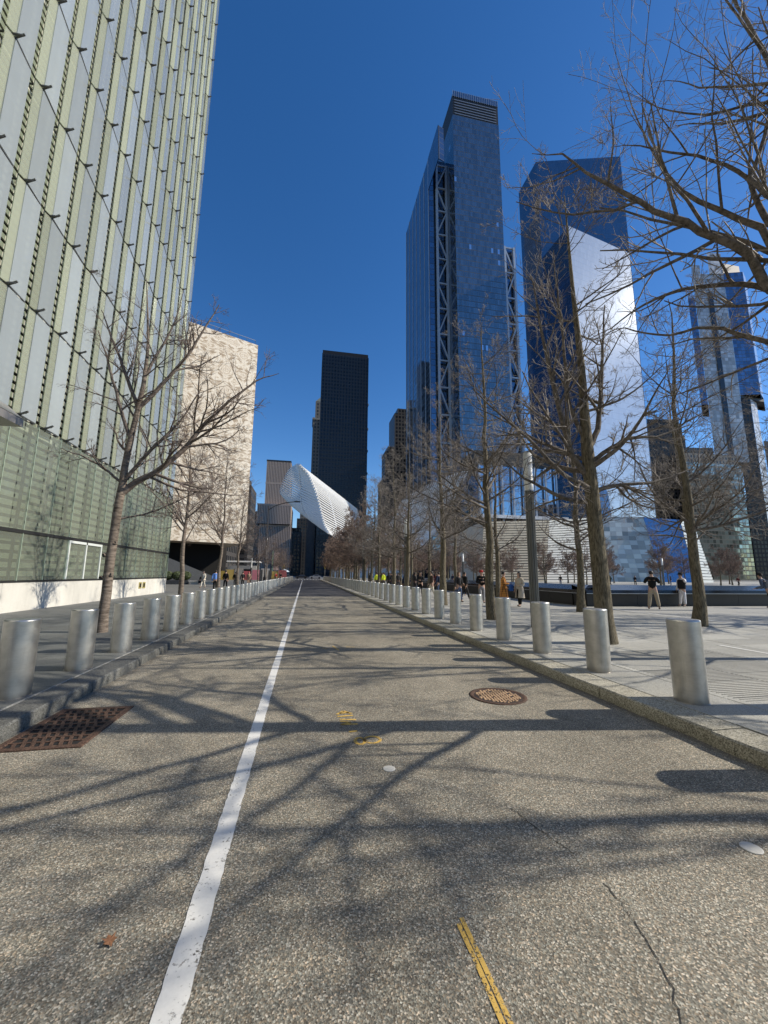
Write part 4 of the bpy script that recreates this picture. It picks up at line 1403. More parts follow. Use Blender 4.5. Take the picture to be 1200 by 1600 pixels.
for x, y, rz, c_, lab in ((-1.6, 150, 0.05, (0.03, 0.03, 0.035), 'black car crossing the far junction'), (3.6, 154, 0, (0.35, 0.35, 0.36), 'silver car waiting at the far junction'), (-7.2, 152, 0, (0.12, 0.12, 0.13), 'dark grey car at the far junction')):
    car(lab, x, y, rz, c_)
# ================================================================ TREES
def tubes(P, Rr, sides, caps=False):
    """P (n,s,3) centre lines, Rr (n,s) radii -> vertices and quads of tapered tubes"""
    n, s, _ = P.shape
    T = np.empty_like(P)
    T[:, 1:-1] = P[:, 2:] - P[:, :-2]
    T[:, 0] = P[:, 1] - P[:, 0]
    T[:, -1] = P[:, -1] - P[:, -2]
    T /= np.linalg.norm(T, axis=2, keepdims=True) + 1e-9
    ref = np.where(np.abs(T[:, :1, 2:3]) > 0.8, np.array([1.0, 0, 0]), np.array([0, 0, 1.0]))
    A = np.cross(T, np.broadcast_to(ref, T.shape))
    A /= np.linalg.norm(A, axis=2, keepdims=True) + 1e-9
    B = np.cross(T, A)
    th = np.arange(sides) * 2 * PI / sides
    V = P[:, :, None, :] + Rr[:, :, None, None] * (A[:, :, None, :] * np.cos(th)[None, None, :, None] + B[:, :, None, :] * np.sin(th)[None, None, :, None])
    V = V.reshape(-1, 3)
    base = (np.arange(n) * s * sides)[:, None, None]
    i = (np.arange(s - 1) * sides)[None, :, None]
    k = np.arange(sides)[None, None, :]
    k2 = (k + 1) % sides
    F = np.stack([base + i + k, base + i + k2, base + i + sides + k2, base + i + sides + k], -1).reshape(-1, 4)
    return V, F


def np_mesh(name, parts, mat, smooth=True):
    off = 0
    Vs, Fs = [], []
    for V, F in parts:
        Vs.append(V)
        Fs.append(F + off)
        off += len(V)
    V, F = np.concatenate(Vs), np.concatenate(Fs)
    me = bpy.data.meshes.new(name)
    me.vertices.add(len(V))
    me.vertices.foreach_set('co', V.astype(np.float32).ravel())
    me.loops.add(len(F) * 4)
    me.loops.foreach_set('vertex_index', F.astype(np.int32).ravel())
    me.polygons.add(len(F))
    me.polygons.foreach_set('loop_start', np.arange(0, len(F) * 4, 4, dtype=np.int32))
    me.polygons.foreach_set('loop_total', np.full(len(F), 4, dtype=np.int32))
    me.polygons.foreach_set('use_smooth', np.ones(len(F), dtype=bool))
    me.update(calc_edges=True)
    me.materials.append(mat)
    return me


def resample(pts, n):
    pts = np.asarray(pts, float)
    d = np.r_[0, np.cumsum(np.linalg.norm(np.diff(pts[:, :3], axis=0), axis=1))]
    q = np.linspace(0, d[-1], n)
    return np.stack([np.interp(q, d, pts[:, k]) for k in range(pts.shape[1])], 1)


def children(g, P, Rr, per, f0, f1, ratio, spread, segs, upbend, rfac, wob, minlen=0.12, taper=0.35, lenvar=0.35, shape=None):
    """grow 'per' side shoots on every parent line"""
    n, s, _ = P.shape
    per = np.full(n, per) if np.isscalar(per) else per
    idx = np.repeat(np.arange(n), per)
    m = len(idx)
    f = g.uniform(f0, f1, m)
    x = f * (s - 1)
    i = np.minimum(x.astype(int), s - 2)
    w = (x - i)[:, None]
    base = P[idx, i] * (1 - w) + P[idx, i + 1] * w
    rb = Rr[idx, i] * (1 - w[:, 0]) + Rr[idx, i + 1] * w[:, 0]
    T = P[idx, i + 1] - P[idx, i]
    T /= np.linalg.norm(T, axis=1, keepdims=True) + 1e-9
    plen = np.linalg.norm(np.diff(P, axis=1), axis=2).sum(1)[idx]
    rv = g.normal(size=(m, 3))
    rv -= (rv * T).sum(1, keepdims=True) * T
    rv /= np.linalg.norm(rv, axis=1, keepdims=True) + 1e-9
    a = np.radians(g.uniform(spread[0], spread[1], m))[:, None]
    D = T * np.cos(a) + rv * np.sin(a)
    L = plen * ratio * (1 - 0.55 * f) * g.uniform(1 - lenvar, 1 + lenvar, m)
    L = np.maximum(L, minlen)
    Q = np.empty((m, segs + 1, 3))
    Q[:, 0] = base
    d = D.copy()
    for k in range(segs):
        Q[:, k + 1] = Q[:, k] + d * (L / segs)[:, None]
        d = d + g.normal(size=(m, 3)) * wob + np.array([0, 0, upbend])
        d /= np.linalg.norm(d, axis=1, keepdims=True)
    r0 = np.minimum(rb * rfac, 0.9 * rb) * g.uniform(0.8, 1.15, m)
    R_ = r0[:, None] * np.linspace(1, taper, segs + 1)[None, :]
    return Q, R_


def tree_meshes(seed, H=11.5, r0=0.19, first=0.24, limbs=26, dens=(6, 6, 5), lean=(0, 0), spread=(52, 86), limb_len=0.36, bark_m='bark_oak', branch_m='bark_oak_branch', twig_m='twig', explicit=None, minr=0.0042, auto=True, twigs=True, upb=0.05):
    g = np.random.default_rng(seed)
    ns = 18
    tq = np.linspace(0, 1, ns)
    wobx, woby = np.cumsum(g.normal(0, 0.035, ns)), np.cumsum(g.normal(0, 0.035, ns))
    wobx -= wobx[0]; woby -= woby[0]
    P = np.stack([wobx + lean[0] * tq, woby + lean[1] * tq, tq * H], 1)
    Rr = r0 * np.clip(1.0 - 0.94 * tq ** 0.85, 0.03, 1)
    Rr[0] *= 1.28
    Rr[1] *= 1.03
    if explicit:
        tp = resample(explicit['trunk'], 22)
        P, Rr = tp[:, :3], tp[:, 3]
    trunk = [tubes(P[None], Rr[None], 14)]
    Lv1 = []
    if explicit:
        for lp in explicit['limbs']:
            q = resample(lp, 24)
            kink = np.cumsum(g.normal(0, 0.009, (24, 3)), 0)
            kink -= np.linspace(0, 1, 24)[:, None] * kink[-1]
            qq = q[:, :3] + kink
            Lv1.append((qq[None], q[:, 3][None]))
    if auto:
        Q, R_ = children(g, P[None], Rr[None], limbs, first, 0.97, limb_len, spread, 23, upb * 0.5, 0.42, 0.055, 0.5, 0.16, 0.25)
        # longest in the middle of the crown, shorter low down
        Lv1.append((Q, R_))
    br, tw = [], []
    L1P = np.concatenate([a for a, _ in Lv1])
    L1R = np.concatenate([b for _, b in Lv1])
    br.append(tubes(L1P, L1R, 7))
    ln = np.linalg.norm(np.diff(L1P, axis=1), axis=2).sum(1)
    per = np.clip((dens[0] * ln / 2.2).astype(int), 3, 26)
    L2P, L2R = children(g, L1P, L1R, per, 0.12, 0.98, 0.40, (30, 68), 6, 0.04, 0.60, 0.10, 0.3, 0.3)
    L2R = np.maximum(L2R, minr * 1.3)
    br.append(tubes(L2P, L2R, 5))
    L3P, L3R = children(g, L2P, L2R, dens[1], 0.1, 1.0, 0.5, (25, 62), 4, 0.04, 0.62, 0.12, 0.16, 0.45)
    L3R = np.maximum(L3R, minr)
    tw.append(tubes(L3P, L3R, 3))
    if twigs:
        L4P, L4R = children(g, L3P, L3R, dens[2], 0.15, 1.0, 0.55, (25, 60), 2, 0.06, 0.75, 0.15, 0.09, 0.6)
        L4R = np.maximum(L4R, minr * 0.75)
        tw.append(tubes(L4P, L4R, 3))
    return (np_mesh('trunk', trunk, M[bark_m]), np_mesh('branches', br, M[branch_m]), np_mesh('twigs', tw, M[twig_m]))


def put_tree(meshes, loc, rz, label, group=None, name='oak_tree', s=1.0, cat='tree'):
    o = thing(name, label, cat, loc, rz, group)
    o.scale = (s, s, s)
    link('trunk', meshes[0], o)
    tag(link('branches', meshes[1], o), kind='stuff')
    tag(link('twigs', meshes[2], o), kind='stuff')
    return o


NP = 5
oaks = [tree_meshes(100 + k, H=11.4 + 0.5 * (k % 3), limbs=30 + 2 * k, lean=(rnd.uniform(-0.3, 0.3), rnd.uniform(-0.3, 0.3)), dens=(6, 6, 4), minr=0.0044) for k in range(NP)]
far_oaks = [tree_meshes(200 + k, H=11.0, limbs=36, dens=(8, 7, 5), twig_m='twig_red', minr=0.013, twigs=True) for k in range(3)]

# trees that can be told apart near the road
hero = [
    (7.05, 8.55, 0, 0.3, 1.02, 'sturdy bare oak behind the second granite bollard, trunk splitting into steep limbs'),
    (12.6, 11.05, 1, 1.2, 0.98, 'bare oak with a thick leaning trunk between the road and the photographing visitor'),
    (6.65, 13.6, 2, 2.0, 0.95, 'straight bare oak beside the ribbed lamp column'),
    (12.1, 16.05, 3, 0.7, 0.95, 'slim bare oak near the corner of the memorial pool'),
    (18.8, 16.3, 4, 2.2, 0.98, 'slender bare oak in front of the memorial parapet'),
    (7.2, 20.5, 0, 2.6, 1.06, 'bare oak beside the man in the red cap'),
    (11.8, 23.2, 1, 3.9, 0.93, 'bare oak close to the pool wall behind the man in the red cap'),
]
ex = dict(trunk=[(0, 0, 0, 0.255), (0, 0, 0.12, 0.20), (-0.02, 0, 1.5, 0.185), (-0.05, 0.02, 3.0, 0.165), (-0.10, 0.02, 4.4, 0.15), (-0.13, 0, 5.4, 0.12), (-0.10, 0.02, 7.0, 0.085), (-0.2, 0, 9.0, 0.05), (-0.25, 0, 12.0, 0.012)],
          limbs=[[(-0.08, 0, 3.9, 0.085), (-0.45, 0.1, 4.5, 0.075), (-0.75, 0.1, 5.6, 0.065), (-1.05, 0.1, 7.4, 0.045), (-1.35, 0.1, 9.4, 0.015)],
                 [(-0.12, 0, 4.6, 0.08), (0.3, 0.1, 5.3, 0.07), (0.5, 0.1, 6.6, 0.05), (0.75, 0, 8.8, 0.015)],
                 [(-0.12, 0, 4.9, 0.06), (-0.5, 0.1, 5.9, 0.05), (-0.65, 0, 7.6, 0.035), (-0.7, 0, 10.2, 0.01)],
                 [(-0.06, 0, 3.3, 0.06), (-0.7, 0.3, 3.5, 0.05), (-1.6, 0.4, 3.9, 0.03), (-2.3, 0.5, 4.6, 0.01)],
                 [(-0.08, 0, 3.6, 0.06), (0.6, -0.1, 3.85, 0.05), (1.5, -0.2, 3.9, 0.035), (2.8, -0.2, 4.3, 0.012)],
                 [(-0.1, 0, 4.3, 0.06), (0.8, -0.3, 4.9, 0.05), (1.7, -0.3, 5.0, 0.03), (2.6, -0.4, 5.4, 0.012)]])
hero_mesh = tree_meshes(301, explicit=ex, limbs=18, dens=(6, 6, 4), first=0.3, H=12, minr=0.0042)
for i, (x, y, k, rz, s, lab) in enumerate(hero):
    put_tree(hero_mesh if i == 0 else oaks[k], (x, y, 0.135), 0 if i == 0 else rz, lab, None, s=s)
G1, G2 = 'oaks in the row along the granite kerb', 'oaks in the grove behind the kerb row'
for k in range(17):
    y = 27.0 + k * 5.7
    put_tree(oaks[k % NP] if k < 4 else far_oaks[k % 3], (7.1 + rnd.uniform(-0.25, 0.25), y + rnd.uniform(-0.4, 0.4), 0.135), rnd.uniform(0, 6.28), 'bare oak in the long row along the granite kerb past the red cap', G1, s=rnd.uniform(0.88, 1.05))
for k in range(15):
    y = 30.0 + k * 6.3
    put_tree(far_oaks[k % 3] if y > 45 else oaks[(k + 2) % NP], (11.6 + rnd.uniform(-0.3, 0.3), y + rnd.uniform(-0.6, 0.6), 0.135), rnd.uniform(0, 6.28), 'bare oak between the kerb row and the memorial pool wall', G2, s=rnd.uniform(0.82, 0.98))
for x0, ys in ((18, (66, 75, 84, 94, 104)), (24, (67, 79, 90, 102)), (31, (69, 80, 92, 104)), (38, (72, 84, 97)), (45, (70, 82, 95)), (52, (68, 80, 94)), (60, (72, 84)), (68, (68, 80, 92)), (76, (74, 86)), (84, (68, 80)), (92, (72, 84)), (100, (68, 78)), (109, (72, 84)), (117, (66, 78)), (125, (70, 82)), (134, (66, 80)), (143, (70,))):
    for y in ys:
        put_tree(far_oaks[rnd.randrange(3)], (x0 + rnd.uniform(-1, 1), y + rnd.uniform(-1, 1), 0.135), rnd.uniform(0, 6.28), 'reddish bare oak in the grove beyond the memorial pool', 'oaks beyond the memorial pool', s=rnd.uniform(0.68, 0.9))

# oak outside the frame whose limbs hang over the view
TX, TY = 7.3, 3.8
def hang(pts, y0, y1, ra, rb_, start):
    n = len(pts)
    out = [(*start, ra * 1.15)]
    for k, (px, py) in enumerate(pts):
        q = k / (n - 1)
        p = atY(px, py, y0 + (y1 - y0) * q)
        out.append((p.x - TX, p.y - TY, p.z - 0.135, ra + (rb_ - ra) * q))
    return out


limA = [(1197, 452), (1183, 425), (1166, 391), (1132, 377), (1097, 363), (1070, 343), (1029, 333), (995, 309), (968, 295), (944, 281), (923, 275), (903, 258), (879, 240), (869, 244), (831, 240)]
limB = [(1215, 400), (1190, 357), (1166, 350), (1132, 333), (1097, 319), (1063, 299), (1043, 275), (1029, 251), (1008, 205), (985, 150), (955, 60)]
limC = [(1200, 350), (1180, 316), (1169, 281), (1132, 261), (1087, 244), (1029, 237), (990, 225), (954, 230)]
limD = [(1197, 452), (1166, 442), (1132, 445), (1097, 447), (1063, 452), (1029, 466), (1002, 480), (981, 493), (954, 514), (920, 530)]
limE = [(1200, 531), (1152, 520), (1132, 510), (1087, 510), (1050, 521), (1002, 521), (970, 510), (930, 530)]
limF = [(1199, 103), (1187, 79), (1174, 60), (1165, 37), (1150, 11), (1130, -40)]
limG = [(1210, 137), (1184, 135), (1154, 142), (1122, 139), (1094, 141), (1071, 131), (1052, 124), (1019, 129)]
limH = [(1200, 159), (1169, 163), (1131, 172), (1094, 176), (1056, 172), (1028, 165), (1000, 148), (975, 120)]
limI = [(1169, 281), (1178, 262), (1190, 225), (1199, 180), (1205, 120)]
T0 = lambda z: (0, 0, z)
exo = dict(trunk=[(0, 0, 0, 0.26), (0, 0, 0.12, 0.21), (0, 0, 2, 0.19), (0.02, 0, 4, 0.17), (0.0, 0, 6, 0.14), (0.0, 0, 8, 0.10), (0.05, 0, 10, 0.06), (0, 0, 12.5, 0.012)],
           limbs=[hang(limA, 4.9, 6.3, 0.085, 0.006, T0(5.4)), hang(limB, 5.0, 6.6, 0.07, 0.005, T0(5.8)), hang(limC, 5.0, 6.2, 0.055, 0.005, T0(6.2)),
                  hang(limD, 5.0, 6.6, 0.055, 0.005, T0(5.2)), hang(limE, 5.0, 6.5, 0.045, 0.005, T0(4.7)), hang(limF, 4.9, 5.3, 0.05, 0.02, T0(7.6)),
                  hang(limG, 5.0, 6.3, 0.032, 0.004, T0(7.4)), hang(limH, 5.0, 6.4, 0.03, 0.004, T0(7.0)), hang(limI, 5.3, 5.2, 0.045, 0.03, T0(6.3))])
exo['limbs'] += [[(0, 0, 3.4, 0.045), (-0.2, -0.9, 4.0, 0.038), (-0.35, -1.9, 4.5, 0.028), (-0.5, -3.2, 5.2, 0.008)],  # unseen low limbs, added to shadow the near road
                 [(0, 0, 4.0, 0.045), (-0.9, -0.9, 4.6, 0.038), (-1.7, -1.7, 5.2, 0.026), (-2.3, -2.4, 5.9, 0.008)],
                 [(0, 0, 4.3, 0.04), (0.6, -1.2, 5.2, 0.034), (0.9, -2.4, 6.0, 0.024), (1.0, -3.6, 6.6, 0.008)],
                 [(0, 0, 4.8, 0.045), (-0.3, -1.3, 5.8, 0.036), (-0.6, -2.5, 6.8, 0.024), (-0.9, -3.6, 7.6, 0.008)]]
om = tree_meshes(404, explicit=exo, limbs=6, dens=(3.6, 5, 4), first=0.5, H=12, minr=0.0036)
put_tree(om, (TX, TY, 0.135), 0, 'bare oak whose long limbs hang across the sky over the granite kerb')
# unseen grove oaks, added to throw the long shadows on road and paving
shade_oak = tree_meshes(411, H=11.6, limbs=22, dens=(4.5, 4, 3), minr=0.006)
for k, (x, y) in enumerate(((12.9, 1.2), (7.2, -1.4), (18.8, 10.6), (25, 11.4), (31, 11.6), (12.9, 5.9))):
    put_tree(shade_oak if k in (0, 1, 5) else oaks[(k + 1) % NP], (x, y, 0.135), 1.3 * k, 'bare oak whose shadow falls across the paving', 'oaks shading the paving', s=1.0)

# ---- trees on the slate pavement: first one traced limb by limb
LX, LY = -5.2, 11.95
ex = dict(trunk=[(0, 0, 0, 0.15), (0.0, 0, 0.1, 0.128), (-0.01, 0, 0.6, 0.122), (0.015, 0, 1.1, 0.12), (-0.005, 0, 1.7, 0.116), (0.02, 0, 2.3, 0.112), (0.05, 0, 3.4, 0.108), (0.10, 0, 3.95, 0.105), (0.10, 0, 4.5, 0.088), (0.16, 0, 5.2, 0.082), (0.27, 0, 6.2, 0.072), (0.35, 0.0, 7.0, 0.06), (0.36, 0, 8.2, 0.04), (0.2, 0, 9.6, 0.02), (0.1, 0, 10.4, 0.008)],
          limbs=[[(0.08, 0, 3.7, 0.10), (0.45, 0, 4.1, 0.085), (0.95, 0, 4.4, 0.078), (1.6, 0.05, 5.1, 0.07), (2.2, 0.1, 6.1, 0.055), (2.75, 0.1, 6.8, 0.04), (3.5, 0.2, 7.6, 0.022), (4.1, 0.3, 7.9, 0.008)],
                 [(0.12, 0, 4.05, 0.06), (0.5, -0.1, 4.6, 0.05), (1.0, -0.2, 5.2, 0.042), (1.5, -0.2, 5.9, 0.03), (2.0, -0.3, 6.9, 0.012)],
                 [(0.28, 0, 6.3, 0.065), (0.75, 0.05, 7.0, 0.055), (1.3, 0.1, 7.9, 0.045), (1.8, 0.1, 8.9, 0.03), (2.2, 0.1, 9.9, 0.012)],
                 [(0.27, 0, 6.25, 0.055), (-0.15, 0.1, 7.1, 0.048), (-0.6, 0.1, 8.2, 0.035), (-1.1, 0.2, 9.3, 0.012)],
                 [(0.14, 0, 5.4, 0.05), (-0.2, -0.1, 6.3, 0.045), (-0.45, -0.1, 7.2, 0.034), (-0.9, -0.2, 8.4, 0.012)],
                 [(0.10, 0, 4.0, 0.038), (-0.4, 0, 4.45, 0.032), (-0.9, 0, 4.75, 0.022), (-1.6, 0.1, 4.95, 0.008)],
                 [(0.03, 0, 3.0, 0.03), (0.6, 0.2, 3.2, 0.026), (1.4, 0.3, 3.6, 0.02), (2.2, 0.4, 4.1, 0.008)],
                 [(0.36, 0, 7.2, 0.045), (0.6, 0.1, 8.1, 0.035), (0.95, 0.2, 9.3, 0.02), (1.1, 0.2, 10.3, 0.008)]])
lm = tree_meshes(505, explicit=ex, limbs=8, dens=(6.5, 6, 4), first=0.42, bark_m='bark_cherry', branch_m='bark_cherry_branch', twig_m='twig_cherry', limb_len=0.22, spread=(40, 70), minr=0.0038)
# knots where limbs were cut
to = put_tree(lm, (LX, LY, 0.135), 0, 'banded grey brown tree with one long right limb by the glass building', name='pavement_tree')
for (x, z, a) in ((-0.12, 2.02, 2.6), (-0.13, 1.42, 2.9), (0.09, 1.5, -0.3), (0.1, 2.35, 0.2)):
    k = MB().lathe([(0.055, -0.03), (0.06, 0.0), (0.05, 0.03), (0.025, 0.045), (0.03, 0.03)], 12).build('knot', M['bark_cherry'], to, True)
    k.location = (x, -0.06, z)
    k.rotation_euler = (1.2, 0, a)
slim = [tree_meshes(600 + k, H=9.3 + k, r0=0.13, first=0.30, limbs=22, dens=(7, 6, 4), spread=(28, 52), limb_len=0.46, bark_m='bark_cherry', branch_m='bark_cherry_branch', twig_m='twig_cherry', minr=0.005, upb=0.02) for k in range(2)]
for k, (y, lab) in enumerate(((19.4, 'slim pale barked tree next along from the banded tree'), (27.0, 'slim pale barked tree before the marble cube stair'), (34.6, 'slim pale barked tree beside the person in blue'))):
    put_tree(slim[k % 2], (-5.45, y, 0.135), 2.1 * k + 0.6, lab, None, 'pavement_tree', 0.95)
for k in range(8):
    put_tree(slim[k % 2], (-5.6, 50 + 9.0 * k, 0.135), 1.7 * k, 'slim bare tree far along the slate pavement', 'far trees on the slate pavement', 'pavement_tree', rnd.uniform(0.6, 0.8))
# ================================================================ PEOPLE
pending = []


def skin_mesh(name, verts, edges, mat, root=0, sub=1):
    """verts: (x,y,z,rx,ry); grows a skin over the edges and returns plain mesh data"""
    bm = bmesh.new()
    lay = bm.verts.layers.skin.verify()
    vs_ = []
    for k, (x, y, z, rx, ry) in enumerate(verts):
        v = bm.verts.new((x, y, z))
        v[lay].radius = (rx, ry)
        v[lay].use_root = (k == root)
        vs_.append(v)
    for a, b in edges:
        bm.edges.new((vs_[a], vs_[b]))
    me = bpy.data.meshes.new(name)
    bm.to_mesh(me)
    bm.free()
    o = bpy.data.objects.new(name, me)
    C.objects.link(o)
    m1 = o.modifiers.new('skin', 'SKIN')
    m1.use_smooth_shade = True
    m2 = o.modifiers.new('sub', 'SUBSURF')
    m2.levels = m2.render_levels = sub
    ph = bpy.data.meshes.new(name)
    pending.append((o, ph, mat))
    return ph


def finish_skins():
    dg = bpy.context.evaluated_depsgraph_get()
    done = [(bpy.data.meshes.new_from_object(o.evaluated_get(dg)), o, ph, mat) for o, ph, mat in pending]
    for res, o, ph, mat in done:
        res.materials.clear()
        res.materials.append(mat)
        res.polygons.foreach_set('use_smooth', [True] * len(res.polygons))
        ph.user_remap(res)
        bpy.data.objects.remove(o)


SKINC = [plain('skin_light', (0.48, 0.30, 0.22), 0.6, 0, 0.05), plain('skin_mid', (0.30, 0.17, 0.11), 0.6, 0, 0.05), plain('skin_dark', (0.12, 0.065, 0.045), 0.6, 0, 0.05)]
HAIR = plain('dark_hair', (0.02, 0.015, 0.012), 0.6)
SHOE = plain('dark_shoe', (0.03, 0.028, 0.027), 0.6)
cloths = {}


def cl(name, col):
    if name not in cloths:
        cloths[name] = cloth(name, col)
    return cloths[name]


POSES = {
    # elbow and hand of each arm (left, right), feet forward offsets; x = right, y = forward
    'stand': dict(arms=(((-0.26, -0.04, 1.10), (-0.27, 0.06, 0.86)), ((0.26, -0.04, 1.10), (0.27, 0.06, 0.86))), feet=((-0.10, 0.0), (0.10, 0.03))),
    'walk': dict(arms=(((-0.25, 0.08, 1.10), (-0.24, 0.26, 0.95)), ((0.25, -0.12, 1.10), (0.25, -0.16, 0.86))), feet=((-0.08, -0.28), (0.08, 0.30))),
    'phone': dict(arms=(((-0.27, 0.02, 1.12), (-0.06, 0.28, 1.16)), ((0.27, 0.02, 1.12), (0.06, 0.28, 1.16))), feet=((-0.10, 0.0), (0.11, 0.12))),
    'photo': dict(arms=(((-0.30, 0.12, 1.22), (-0.08, 0.28, 1.50)), ((0.30, 0.12, 1.22), (0.08, 0.28, 1.50))), feet=((-0.20, 0.0), (0.20, 0.0))),
    'lean': dict(arms=(((-0.28, 0.16, 1.08), (-0.26, 0.45, 0.98)), ((0.28, 0.16, 1.08), (0.26, 0.45, 0.98))), feet=((-0.10, -0.22), (0.12, 0.05)), bend=0.22),
    'cup': dict(arms=(((-0.26, 0.0, 1.10), (-0.16, 0.22, 1.08)), ((0.26, -0.04, 1.10), (0.30, 0.02, 0.88))), feet=((-0.09, 0.10), (0.09, -0.06))),
    'point': dict(arms=(((-0.36, 0.14, 1.32), (-0.52, 0.40, 1.42)), ((0.26, -0.04, 1.10), (0.26, 0.08, 0.86))), feet=((-0.10, 0.0), (0.10, 0.10))),
    'sit': dict(arms=(((-0.25, 0.05, 0.72), (-0.12, 0.28, 0.62)), ((0.25, 0.05, 0.72), (0.12, 0.28, 0.62))), feet=((-0.11, 0.46), (0.11, 0.50)), sit=True),
}
body_cache = {}


def person_parts(pose, build=1.0):
    key = (pose, build)
    if key in body_cache:
        return body_cache[key]
    p = POSES[pose]
    sit = p.get('sit')
    hz = 0.52 if sit else 0.93
    bend = p.get('bend', 0)
    B = build
    ch = 0.50
    top = lambda h: (bend * (h / ch), hz + h * (1 - 0.15 * bend))
    V, E_ = [], []

    def add(x, y, z, rx, ry=None):
        V.append((x, y, z, rx, ry if ry else rx))
        return len(V) - 1

    def joinv(*ids):
        for a, b in zip(ids, ids[1:]):
            E_.append((a, b))
    pel = add(0, 0, hz, 0.135 * B, 0.105 * B)
    y1, z1 = top(0.22); ws = add(0, y1, z1, 0.125 * B, 0.10 * B)
    y2, z2 = top(0.42); chs = add(0, y2, z2, 0.155 * B, 0.11 * B)
    y3, z3 = top(0.53); nk0 = add(0, y3, z3, 0.075, 0.07)
    y4, z4 = top(0.60); nk = add(0, y4 + 0.01, z4, 0.052, 0.052)
    hd1 = add(0, y4 + 0.03, z4 + 0.085, 0.066, 0.080)
    hd2 = add(0, y4 + 0.025, z4 + 0.17, 0.078, 0.095)
    hd3 = add(0, y4 + 0.015, z4 + 0.235, 0.058, 0.070)
    joinv(pel, ws, chs, nk0, nk, hd1, hd2, hd3)
    nose = add(0, y4 + 0.115, z4 + 0.115, 0.014)
    joinv(hd1, nose)
    legs = []
    for s_, (fx, fy) in zip((-1, 1), p['feet']):
        hp = add(s_ * 0.092 * B, 0, hz - 0.07, 0.092 * B)
        if sit:
            kn = add(s_ * 0.12, 0.43, hz - 0.02, 0.062)
            an = add(fx, fy, 0.10, 0.042)
        else:
            kn = add(s_ * 0.09 + (fx - s_ * 0.09) * 0.5, fy * 0.42 + 0.05 * (abs(fy) > 0.1), 0.50, 0.062 * B)
            an = add(fx, fy - 0.0, 0.095, 0.042)
        toe = add(fx + s_ * 0.02, fy + 0.15, 0.035, 0.036, 0.03)
        joinv(pel, hp, kn, an, toe)
        legs.append((hp, kn, an, toe))
    arms = []
    dz = z2 - 1.35
    for s_, (el, ha) in zip((-1, 1), p['arms']):
        zo = 0 if sit else 0
        sh = add(s_ * 0.185 * B, y3 - 0.01, z3 - 0.045, 0.058 * B)
        e_ = add(el[0], el[1], el[2], 0.043)
        h_ = add(ha[0], ha[1], ha[2], 0.028)
        d_ = (Vector(ha) - Vector(el)).normalized()
        pm = Vector(ha) + d_ * 0.07
        pmi = add(*pm, 0.034, 0.02)
        joinv(nk0, sh, e_, h_, pmi)
        side = d_.cross(Vector((0, 0, 1)))
        if side.length < 0.1:
            side = Vector((0, 1, 0))
        side.normalize()
        for k, ln in enumerate((0.055, 0.068, 0.062, 0.05)):
            b0 = pm + side * (0.018 * (k - 1.5)) + d_ * 0.02
            f1 = add(*(b0 + d_ * ln * 0.5), 0.0085)
            f2 = add(*(b0 + d_ * ln + Vector((0, 0, -0.012))), 0.0075)
            joinv(pmi, f1, f2)
        th1 = add(*(Vector(ha) + d_ * 0.04 + side * -0.038), 0.010)
        th2 = add(*(Vector(ha) + d_ * 0.075 + side * -0.05), 0.0085)
        joinv(h_, th1, th2)
        arms.append((sh, e_, h_))
    res = dict(V=V, E=E_, pel=pel, ws=ws, chs=chs, nk0=nk0, nk=nk, legs=legs, arms=arms, head=(0, y4 + 0.02, z4), hz=hz, top=(y3, z3))
    res['body'] = {}
    body_cache[key] = res
    return res


def garment(pp_, what, grow, mat, hem=None):
    V = pp_['V']
    vs_, ed = [], []

    def c(i, gx=0, dz=0):
        v = V[i]
        vs_.append((v[0], v[1], v[2] + dz, v[3] + grow + gx, v[4] + grow + gx))
        return len(vs_) - 1
    if what == 'trousers':
        a = c(pp_['pel'], -0.004, 0.05)
        b = c(pp_['pel'], 0.0, -0.03)
        ed.append((a, b))
        for hp, kn, an, toe in pp_['legs']:
            h, k_, n_ = c(hp), c(kn), c(an, 0.012, 0.0)
            ed += [(b, h), (h, k_), (k_, n_)]
    else:
        a = c(pp_['pel'], 0.012, -0.06)
        b = c(pp_['ws'], 0.008)
        d = c(pp_['chs'], 0.004)
        e = c(pp_['nk0'], 0.004)
        ed += [(a, b), (b, d), (d, e)]
        for sh, el, ha in pp_['arms']:
            s_, l_, w_ = c(sh), c(el, 0.006), c(ha, 0.008)
            ed += [(e, s_), (s_, l_), (l_, w_)]
    return skin_mesh(what, vs_, ed, mat)


